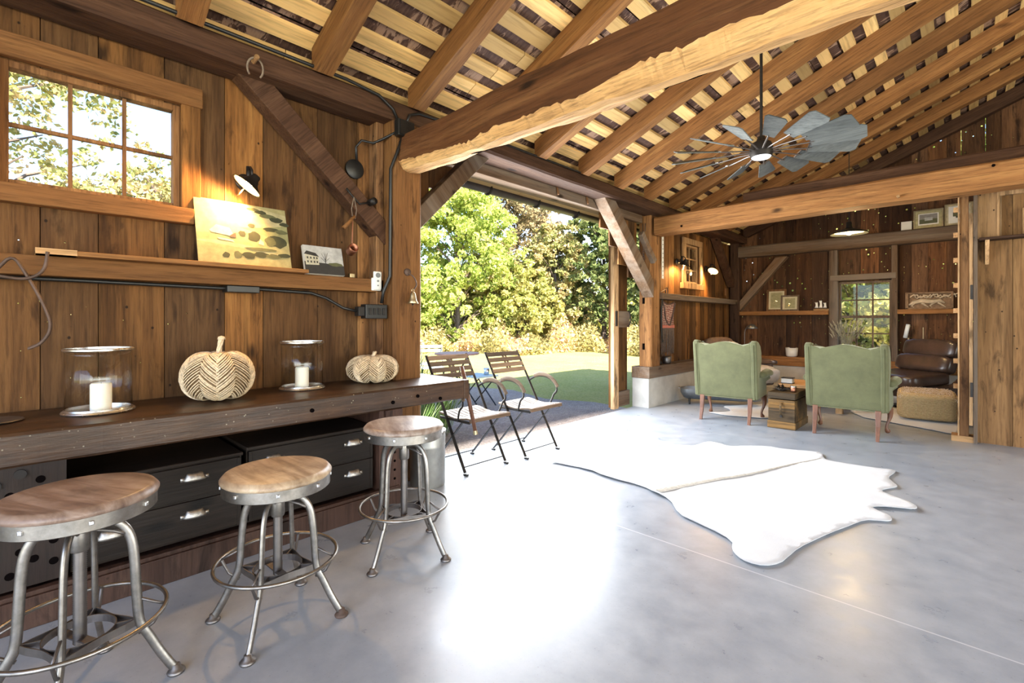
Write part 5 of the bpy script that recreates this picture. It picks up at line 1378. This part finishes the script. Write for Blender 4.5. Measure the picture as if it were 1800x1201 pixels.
# back wall things
def framed(label, x0, x1, z, h, y, fw, fm, inner, name='picture_frame', group=None, extra=None, glassy=True, lean=6, yaw=0):
    t = thing(name, label, 'picture', ((x0 + x1) / 2, y, z), R(yaw), group); w_ = x1 - x0; Mx = Matrix.Rotation(R(-lean), 3, 'X')
    def bxx(b, xa, xb, za, zb_, ya, yb):
        b.bx((0, 0, 0), (1, 1, 1)); n = len(b.v) - 8
        for i in range(8):
            v_ = b.v[n + i]; p = Mx @ Vector((xa + (xb - xa) * (v_[0] + .5), ya + (yb - ya) * (v_[1] + .5), za + (zb_ - za) * (v_[2] + .5))); b.v[n + i] = tuple(p)
    b = MB(); bxx(b, -w_ / 2, w_ / 2, 0, fw, -.01, .012); bxx(b, -w_ / 2, w_ / 2, h - fw, h, -.01, .012); bxx(b, -w_ / 2, -w_ / 2 + fw, fw, h - fw, -.01, .012); bxx(b, w_ / 2 - fw, w_ / 2, fw, h - fw, -.01, .012)
    build(b, 'frame', fm, t, world=False)
    b = MB(); bxx(b, -w_ / 2 + fw, w_ / 2 - fw, fw, h - fw, .0, .008); build(b, 'mat_board', inner, t, world=False)
    if extra:
        for k, (m_, xa, xb, za, zb_) in enumerate(extra):
            b = MB(); bxx(b, xa * w_, xb * w_, za * h, zb_ * h, -.0015 - .0008 * k, .001); build(b, 'print', m_, t, world=False)
    if glassy:
        b = MB(); bxx(b, -w_ / 2 + fw, w_ / 2 - fw, fw, h - fw, -.007, -.006); build(b, 'glass', M['glass'], t, world=False)
    return t
framed('taller framed picture reflecting a lamp, left on the back wall ledge', -2.78, -2.44, 1.465, .42, 10.06, .035, M['hewn_z'], M['plaster'], extra=[(I['field3'], -.3, .3, .15, .85)], lean=4.9, yaw=-.5)
framed('smaller square framed picture standing before the taller one', -2.53, -2.22, 1.465, .30, 10.035, .03, M['grey_z'], M['plaster'], extra=[(I['field3'], -.28, .28, .18, .8)], lean=5.6, yaw=-3.5)
framed('framed old print in olive mat on the high girt', -.60, -.235, 2.763, .31, 10.10, .02, M['brass'], inkm('olive mat', (.42, .36, .18)), extra=[(M['cream'], -.34, .34, .2, .8), (I['mid'], -.30, .30, .26, .76), (I['sepia'], -.3, .3, .5, .76), (I['snow'], -.12, .14, .42, .58)], glassy=False)
framed('framed botanical print beside the jamb on the high girt', -.225, .10, 2.763, .35, 10.09, .018, M['brass'], inkm('tan mat', (.50, .42, .26)), extra=[(M['cream'], -.36, .36, .12, .88), (I['dark'], -.1, .22, .35, .52), (I['mid'], -.2, .0, .42, .62)], glassy=False)
framed('small blank white card on the high girt left of prints', -.755, -.62, 2.763, .15, 10.1, .004, M['cream'], M['cream'], name='blank_card', glassy=False)
# ship model
t = thing('ship_model', 'small pale sailing ship model on the ledge left of window', 'ship model', (-1.88, 10.09, 1.465))
b = MB(); b.loft([[(x, 10.09 - w_, 1.50), (x, 10.09 + w_, 1.50), (x * 1 + .0, 10.09 + w_ * .4, 1.467), (x, 10.09 - w_ * .4, 1.467)] for x, w_ in ((-2.0, .003), (-1.95, .02), (-1.88, .026), (-1.80, .02), (-1.76, .006))]); build(b, 'hull', M['gold_x'], t)
b = MB()
for x, h in ((-1.94, .13), (-1.875, .165), (-1.81, .12)): b.tube([(x, 10.09, 1.5), (x, 10.09, 1.5 + h)], .003, 5)
build(b, 'mast', M['rusty'], t)
for x, h in ((-1.95, .10), (-1.885, .13), (-1.82, .09)):
    b = MB(); b.loft([[(x - .030 + .02 * math.sin(v * 3), 10.075 - .012 * math.sin(v * PI), 1.515 + h * v), (x + .028 - .01 * v, 10.08 - .012 * math.sin(v * PI), 1.515 + h * v)] for v in [k / 6 for k in range(7)]], closed=False, caps=False); o = build(b, 'sail', M['cream'], t, smooth=True); mo = o.modifiers.new('s', 'SOLIDIFY'); mo.thickness = .002
# carved relief
t = thing('carved_relief', 'long carved wooden relief of running animals on the right ledge', 'carving', (-.41, 10.1, 1.465))
b = MB(); b.tint = .7; b.box(-.68, -.14, 10.10, 10.13, 1.467, 1.73); b.box(-.70, -.66, 10.06, 10.13, 1.467, 1.735); b.box(-.15, -.12, 10.06, 10.13, 1.467, 1.735); b.box(-.7, -.12, 10.06, 10.13, 1.467, 1.49); b.box(-.7, -.12, 10.06, 10.13, 1.715, 1.74); build(b, 'backing', plain('dark carved recess', (.22, .13, .07), .85, 0, .4, 20), t, bevel=.006)
b = MB(); r3 = random.Random(5)
b.tube(sm([(-.66, 10.08, 1.53), (-.60, 10.07, 1.57), (-.5, 10.065, 1.60), (-.38, 10.065, 1.585), (-.28, 10.07, 1.60), (-.22, 10.075, 1.56)], 2), [.02] + [.03] * 18 + [.02], 8) if False else b.tube([(-.66, 10.09, 1.53), (-.60, 10.085, 1.575), (-.5, 10.08, 1.60), (-.38, 10.08, 1.585), (-.28, 10.085, 1.60), (-.22, 10.09, 1.56)], [.012, .03, .036, .034, .03, .012], 8)
for x0_, x1_ in ((-.58, -.62), (-.5, -.44), (-.34, -.40), (-.3, -.24)): b.tube([(x0_, 10.085, 1.57), (x1_, 10.08, 1.52), (x1_ + .03, 10.08, 1.495)], [.018, .012, .008], 6)
for k in range(14): x = -.64 + .04 * k; b.tube([(x, 10.085, 1.66 + .03 * math.sin(k * 2)), (x + .05, 10.08, 1.69 + .02 * math.cos(k)), (x + .07, 10.085, 1.65)], .012, 6)
build(b, 'carving', plain('pale carved wood', (.52, .40, .27), .8, 0, .25, 20), t, smooth=True)
# cream cup, vase with dried grass, metal tube holder, reading lamp
b = MB(); b.lathe([(.001, 0), (.075, 0), (.095, .02), (.105, .17), (.10, .17), (.09, .03), (.001, .02)], 28, (-2.36, 10.12, .60))
tag(build(b, 'plant_pot', M['cream'], at=(-2.36, 10.12, .6), smooth=True), 'plain cream pot on the back sill beam', 'pot')
t = thing('dried_grass_vase', 'white vase of dried grass standing before the back window', 'vase', (-1.55, 9.7, 0))
b = MB(); b.lathe([(.001, .60), (.05, .60), (.07, .66), (.06, .76), (.035, .80), (.04, .82), (.03, .82), (.05, .74), (.001, .62)], 20, (-1.50, 10.08, 0)); build(b, 'vase_body', M['cream'], t, smooth=True)
b = MB(); r3 = random.Random(12)
for k in range(60):
    a = r3.uniform(0, 2 * PI); sp = r3.uniform(.05, .26); p = Vector((-1.50, 10.08, .80)); e = p + Vector((math.cos(a) * sp, -abs(math.sin(a)) * sp * .6, r3.uniform(.2, .44)))
    b.tube([p, p.lerp(e, .5) + Vector((0, 0, .04)), e], [.002, .002, .0015], 4); b.tube([e - Vector((0, 0, .03)), e + (e - p).normalized() * .03, e + (e - p).normalized() * .08], [.004, .011, .002], 5)
build(b, 'grass_stems', plain('dried grass', (.36, .32, .22), .9, 0, .4, 30), t)
t = thing('candlestick', 'tall metal candlestick with tilted pale cylinder right of the window', 'candlestick', (-.66, 10.05, .60))
b = MB(); b.tube([(-.48, 10.10, .60), (-.48, 10.10, 1.17)], .005, 6); b.lathe([(.001, .6), (.05, .6), (.05, .61), (.001, .615)], 16, (-.48, 10.10, 0)); b.tube([(-.66, 10.1, .6), (-.66, 10.1, 1.0), (-.66, 10.05, 1.05)], .012, 8); build(b, 'stand', M['brass'], t)
b = MB(); b.tube([(-.70, 10.05, 1.0), (-.66, 10.03, 1.22)], .028, 12); build(b, 'cylinder', M['white'], t, smooth=True)
t = thing('floor_lamp', 'thin arched reading lamp with small grey shade in the lounge corner', 'floor lamp', (-3.0, 9.5, 0))
b = MB(); b.lathe([(.001, 0), (.13, 0), (.13, .02), (.001, .025)], 24, (-3.02, 9.55, 0)); build(b, 'base', M['iron'], t)
b = MB(); b.tube(sm([(-3.02, 9.55, .02), (-3.02, 9.55, .9), (-3.02, 9.55, 1.08), (-2.98, 9.55, 1.17), (-2.93, 9.55, 1.20)]), .007, 8); build(b, 'pole', M['steel_dull'], t, smooth=True)
b = MB(); b.lathe([(.015, .09), (.05, .07), (.085, .03), (.10, 0), (.095, 0), (.08, .03), (.045, .065), (.01, .08)], 24, (-2.89, 9.55, 1.13)); build(b, 'lamp_shade', M['zinc'], t, smooth=True)

# ------------------------------------------------------------------ hanging fan and pendant
F = Vector((-1.383, 4.84, 2.85))
t = thing('ceiling_fan', 'big windmill style ceiling fan with grey wooden blades', 'ceiling fan', tuple(F))
b = MB(); b.tube([F + Vector((0, 0, .15)), Vector((F.x, F.y, roofz(F.x)))], .013, 10); build(b, 'down_rod', M['iron'], t)
b = MB(); b.lathe([(.001, .17), (.03, .16), (.045, .12), (.085, .10), (.10, .06), (.10, .0), (.09, -.03), (.085, -.03), (.001, -.02)], 32, F); build(b, 'motor_housing', M['iron'], t, ang=40)
b = MB(); b.lathe([(.086, -.028), (.075, -.04), (.04, -.046), (.001, -.047)], 32, F); build(b, 'light_disc', M['led'], t, smooth=True)
greyb = wood('grey washed blade', (.07, .078, .075), (.14, .15, .145), (.23, .24, .225), 'x', knots=False, streak=.2)
nb = 15
for k in range(nb):
    a = 2 * PI * k / nb + .1; Rz = Matrix.Rotation(a, 4, 'Z')
    Rt = Matrix.Rotation(R(-24), 4, 'X')
    b = MB(); b.tint = rr.random()
    pl_ = [(.40, -.05), (.76, -.088), (.80, -.066), (.80, .066), (.76, .088), (.40, .05)]
    Mx = Matrix.Translation(F + Vector((0, 0, .02))) @ Rz @ Rt
    b.loft([[Mx @ Vector((x, y, z)) for x, y in pl_] for z in (0, .008)]); build(b, 'blade', greyb, t)
    b = MB(); P = [Rz @ Vector(p) for p in ((.08, 0, .02), (.2, 0, .025), (.36, .0, .02), (.42, 0, .02))]
    b.tube([F + p for p in P], .009, 6, flat=.6); b.beam(F + Rz @ Rt @ Vector((.405, -.05, .008)) + Vector((0, 0, .02)), F + Rz @ Rt @ Vector((.405, .05, .008)) + Vector((0, 0, .02)), .03, .012)
    build(b, 'blade_arm', M['steel_dull'], t)
P_ = Vector((-1.16, 8.0, 2.50))
t = thing('pendant_lamp', 'dark enamel pendant lamp hanging over the lounge', 'pendant lamp', tuple(P_))
b = MB(); b.tube([P_ + Vector((0, 0, .14)), Vector((P_.x, P_.y, roofz(P_.x)))], .005, 6); build(b, 'cord', M['black'], t)
b = MB(); b.lathe([(.001, .16), (.03, .155), (.035, .08), (.06, .06), (.14, .035), (.215, .005), (.222, -.012), (.216, -.012), (.135, .027), (.03, .05)], 40, P_); sd = build(b, 'lamp_shade', M['black'], t, smooth=True)
b = MB(); b.lathe([(.04, .042), (.12, .024), (.205, .0)], 40, P_); o = build(b, 'shade_lining', plain('warm enamel lining', (.75, .6, .35), .4), sd, smooth=True)
b = MB(); b.lathe([(.001, .04), (.025, .03), (.035, .005), (.025, -.02), (.001, -.03)], 16, P_); build(b, 'bulb', M['bulb'], t, smooth=True)
l = bpy.data.lights.new('pendant_light', 'POINT'); l.energy = 22; l.color = (1, .7, .35); l.shadow_soft_size = .03
lo = bpy.data.objects.new('pendant_light', l); col.objects.link(lo); lo.parent = t; lo.location = (0, 0, -.05)

# ------------------------------------------------------------------ outdoors
rg = np.random.default_rng(5)
def leaves_mesh(name, pts, size, tint, mat, parent=None, flat=None):
    n = len(pts)
    a = rg.normal(size=(n, 3)); a /= np.linalg.norm(a, axis=1)[:, None]
    c = rg.normal(size=(n, 3)); c -= a * (c * a).sum(1)[:, None]; c /= np.linalg.norm(c, axis=1)[:, None]
    s = (size * rg.uniform(.6, 1.3, n))[:, None]
    v = np.stack([pts - a * s, pts + c * s * .55, pts + a * s, pts - c * s * .55], 1).reshape(-1, 3)
    me = bpy.data.meshes.new(name)
    me.vertices.add(4 * n); me.vertices.foreach_set('co', v.astype(np.float32).ravel())
    me.loops.add(4 * n); me.loops.foreach_set('vertex_index', np.arange(4 * n, dtype=np.int32))
    me.polygons.add(n); me.polygons.foreach_set('loop_start', np.arange(0, 4 * n, 4, dtype=np.int32)); me.polygons.foreach_set('loop_total', np.full(n, 4, np.int32))
    me.update(calc_edges=True); me.materials.append(mat)
    at_ = me.attributes.new('tint', 'FLOAT', 'FACE'); at_.data.foreach_set('value', np.clip(tint, 0, 1).astype(np.float32))
    o = bpy.data.objects.new(name, me); col.objects.link(o)
    if parent: o.parent = parent
    return o
def tree(label, x, y, h, rad, mat, n=9000, leaf=.13, base=.12, density=60, trunk=.16, seed=0, top=1.0, name='leafy_tree', group='trees beyond the lawn'):
    t = thing(name, label, 'tree', (x, y, -.07), 0, group)
    r_ = np.random.default_rng(seed)
    b = MB(); b.tube([(0, 0, -.1), (.05, .03, h * .3), (-.05, .08, h * .6), (.0, 0, h * .9)], [trunk, trunk * .8, trunk * .5, .03], 8)
    cl = []
    for k in range(density):
        u = r_.uniform(0, 1) ** .8; z = h * (base + (1 - base) * u)
        prof = math.sin(PI * min(1, (u * .86 + .14))) ** .6 if top >= 1 else (1 - u * .75)
        rad_ = rad * prof * r_.uniform(.45, 1.0); a = r_.uniform(0, 2 * PI)
        cl.append((rad_ * math.cos(a), rad_ * math.sin(a), z))
        if k % 2 == 0:
            b.tube([(0, 0, max(.3, z - rad_ * .7)), (rad_ * .5 * math.cos(a), rad_ * .5 * math.sin(a), z - rad_ * .2), (rad_ * math.cos(a), rad_ * math.sin(a), z + .1)], [trunk * .3, trunk * .18, .01], 5)
    build(b, 'trunk', M['bark'], t, world=False)
    # every limb carries several smaller sprays
    cl = np.array(cl); K = 7
    cl = np.repeat(cl, K, 0) + r_.normal(size=(len(cl) * K, 3)) * rad * .17
    idx = r_.integers(0, len(cl), n)
    cs = r_.uniform(.3, .7, len(cl)) * rad * .2
    d = r_.normal(size=(n, 3)); d /= np.linalg.norm(d, axis=1)[:, None]
    pts = cl[idx] + d * (cs[idx] * r_.uniform(.3, 1, n) ** .5)[:, None] * np.array([1, 1, .8])
    pts[:, 2] = np.maximum(pts[:, 2], .1)
    tn = r_.uniform(0, 1, len(cl))[idx] * .4 + r_.uniform(0, 1, n) * .6
    leaves_mesh('foliage', pts, leaf, tn, mat, t)
    return t
def at(px, dist, ):
    # place by bearing (degrees, anticlockwise from +Y) and distance
    a = R(px); return -dist * math.sin(a), dist * math.cos(a)
def TR(label, bearing, dist, h, rad, mat, **k):
    x, y = at(bearing, dist); return tree(label, x, y, h, rad, mat, **k)
# seen through the open door
TR('bright green tree filling the left of the open doorway', 50.5, 24, 8.4, 3.1, M['leaf_green'], n=34000, leaf=.10, seed=1, base=.06, density=100)
TR('tall autumn coloured tree in the centre of the doorway', 43.2, 29, 10.0, 2.9, M['leaf_orange'], n=32000, leaf=.10, seed=2, base=.05, density=100)
TR('gold tinted smaller tree right of the doorway centre', 38.6, 26, 6.2, 2.3, M['leaf_mix'], n=20000, leaf=.10, seed=3, base=.04, density=70)
TR('dark green tree at the right edge of the doorway', 32.8, 26, 8.0, 2.3, M['leaf_dark'], n=22000, leaf=.10, seed=4, base=.04, density=70)
TR('yellow green bushy tree low in the middle of the doorway', 42.2, 24.5, 3.6, 2.2, M['leaf_yellow'], n=14000, leaf=.10, seed=5, base=.02, density=60)
TR('green tree seen left of the post edge', 57, 25, 9.2, 3.4, M['leaf_green'], n=12000, leaf=.16, seed=6, density=60)
TR('shrubby olive tree between green and autumn trees', 46.5, 26, 5, 2.2, M['leaf_mix'], n=14000, leaf=.11, seed=7, base=.02)
TR('tree hidden behind the right door jamb', 27, 27, 8, 3.2, M['leaf_dark'], n=8000, leaf=.2, seed=8)
# seen through the window over the bench
TR('gold leaved tree filling the left panes of the first window', 93.5, 10.5, 7.6, 1.75, M['leaf_mix'], n=16000, leaf=.055, seed=9, base=.15, density=90, group='trees beside the barn')
TR('light green tree seen low in the right panes of the first window', 80.5, 11.0, 3.95, 1.8, M['leaf_mix'], n=15000, leaf=.055, seed=10, base=.12, density=70, group='trees beside the barn')
# seen through the back window
TR('green tree filling the back window', 7.5, 24, 8, 3.6, M['leaf_green'], n=16000, leaf=.13, seed=11, base=.06)
TR('yellow tree right side of the back window', 2.5, 22, 7, 3.0, M['leaf_yellow'], n=14000, leaf=.13, seed=12, base=.1)
TR('dark tree behind the back window trees', 12, 30, 10, 4.2, M['leaf_dark'], n=10000, leaf=.2, seed=13)
TR('tree far right beyond the back wall', -4, 26, 9, 4, M['leaf_green'], n=8000, leaf=.2, seed=14)
TR('tree far beyond the corner of the barn', 19, 28, 9, 4, M['leaf_orange'], n=8000, leaf=.2, seed=15)
# undergrowth along the wood's edge
n = 80000
th = rg.uniform(R(-8), R(64), n); dd = rg.uniform(19.5, 28, n) + 1.2 * np.sin(th * 23)
hh = (rg.uniform(0, 1, n) ** 1.3) * (.5 + (dd - 19) * .20) * (.75 + .3 * np.sin(th * 41) + .25 * np.sin(th * 97))
pts = np.stack([-dd * np.sin(th), dd * np.cos(th), hh - .05], 1)
tag(leaves_mesh('undergrowth', pts, .085, .5 + .3 * np.sin(th * 60) + rg.uniform(-.45, .45, n), M['weeds']), 'golden weeds and shrubs along the edge of the wood', 'weeds', kind='stuff')
# tall light-coloured backdrop of far trees on the horizon
n = 30000
th = rg.uniform(R(-40), R(100), n); dd = rg.uniform(48, 60, n); hh = rg.uniform(0, 1, n) * (5.0 + 1.3 * np.sin(th * 17) + .8 * np.sin(th * 43))
pts = np.stack([-dd * np.sin(th), dd * np.cos(th), hh], 1)
tag(leaves_mesh('distant_woods', pts, .42, rg.uniform(0, 1, n), M['leaf_yellow']), 'far line of trees on the horizon', 'woods', kind='stuff')
# grass tufts near the gravel
def tuft(label, x, y, r, n, h, seed):
    r_ = random.Random(seed); b = MB()
    for k in range(n):
        a = r_.uniform(0, 2 * PI); q = r_.uniform(0, r); p = Vector((x + q * math.cos(a), y + q * math.sin(a), -.07)); L = h * r_.uniform(.5, 1)
        e = p + Vector((math.cos(a) * L * r_.uniform(.2, .7), math.sin(a) * L * r_.uniform(.2, .7), L)); mid = p.lerp(e, .5) + Vector((0, 0, L * .18)); b.tint = r_.random()
        s_ = Vector((-math.sin(a), math.cos(a), 0)) * .006
        b.add([p - s_, p + s_, mid + s_, mid - s_, e], [(0, 1, 2, 3), (3, 2, 4)])
    return tag(build(b, 'ornamental_grass', M['blade'], at=(x, y, -.07)), label, 'grass plant')
tuft('green grass clump outside behind the workbench end', -4.1, 2.85, .16, 160, .6, 1)
tuft('spiky grass clump outside beside the door post under the folding chair', -4.5, 3.35, .22, 220, .85, 2)
tuft('tall grass clump at the left edge of the doorway', -6.6, 4.35, .3, 200, 1.0, 3)
# garden furniture outside
t = thing('garden_table', 'red topped garden table outside beyond the folding chairs', 'table', (-6.3, 5.2, -.07))
b = MB(); b.lathe([(.001, .70), (.38, .70), (.385, .715), (.38, .73), (.001, .73)], 32, (-6.3, 5.2, 0)); build(b, 'table_top', plain('faded red metal', (.45, .25, .22), .5), t, ang=40)
b = MB()
for a in (0, PI / 2): b.beam((-6.3 + .28 * math.cos(a), 5.2 + .28 * math.sin(a), -.06), (-6.3 - .28 * math.cos(a), 5.2 - .28 * math.sin(a), .70), .012, .02); b.beam((-6.3 - .28 * math.cos(a), 5.2 - .28 * math.sin(a), -.06), (-6.3 + .28 * math.cos(a), 5.2 + .28 * math.sin(a), .70), .012, .02)
build(b, 'legs_frame', M['iron'], t)
lb = plain('pale blue paint', (.55, .68, .68), .5)
def gchair(label, x, y, rz):
    t = thing('garden_chair', label, 'chair', (x, y, -.06), rz, 'pale blue slatted garden chairs')
    for z in (.84, .76, .50):
        b = MB(); b.box(-.235, -.215, -.22, .22, z - .025, z + .025); build(b, 'back_slat', lb, t, world=False)
    b = MB()
    for k in range(5): b.box(-.19 + .08 * k, -.13 + .08 * k, -.21, .21, .44, .455)
    build(b, 'seat', lb, t, world=False)
    b = MB()
    for y_ in (-.2, .2): b.beam((.2, y_, 0), (-.225, y_, .87), .01, .02, up=(0, 1, 0)); b.beam((-.2, y_, 0), (.19, y_, .44), .01, .02, up=(0, 1, 0))
    build(b, 'chair_frame', M['iron'], t, world=False)
gchair('pale blue slatted garden chair beside the door post, outside', -7.33, 5.45, R(-30))
t = thing('folding_side_table', 'low white topped folding table on crossed legs outside', 'side table', (-5.55, 5.0, -.06))
b = MB(); b.box(-5.8, -5.3, 4.78, 5.22, .40, .425); build(b, 'table_top', lb, t)
b = MB()
for y_ in (4.82, 5.18): b.beam((-5.8, y_, -.05), (-5.32, y_, .40), .01, .02, up=(0, 1, 0)); b.beam((-5.32, y_, -.05), (-5.8, y_, .40), .01, .02, up=(0, 1, 0))
build(b, 'cross_frame', M['iron'], t)
b = MB(); b.lathe([(.001, .43), (.04, .43), (.05, .53), (.046, .53), (.036, .44), (.001, .44)], 16, (-5.45, 5.1, 0)); tag(build(b, 'metal_cup', M['bright'], at=(-5.45, 5.1, .43), smooth=True), 'pale cup standing on the low folding table outside', 'cup')
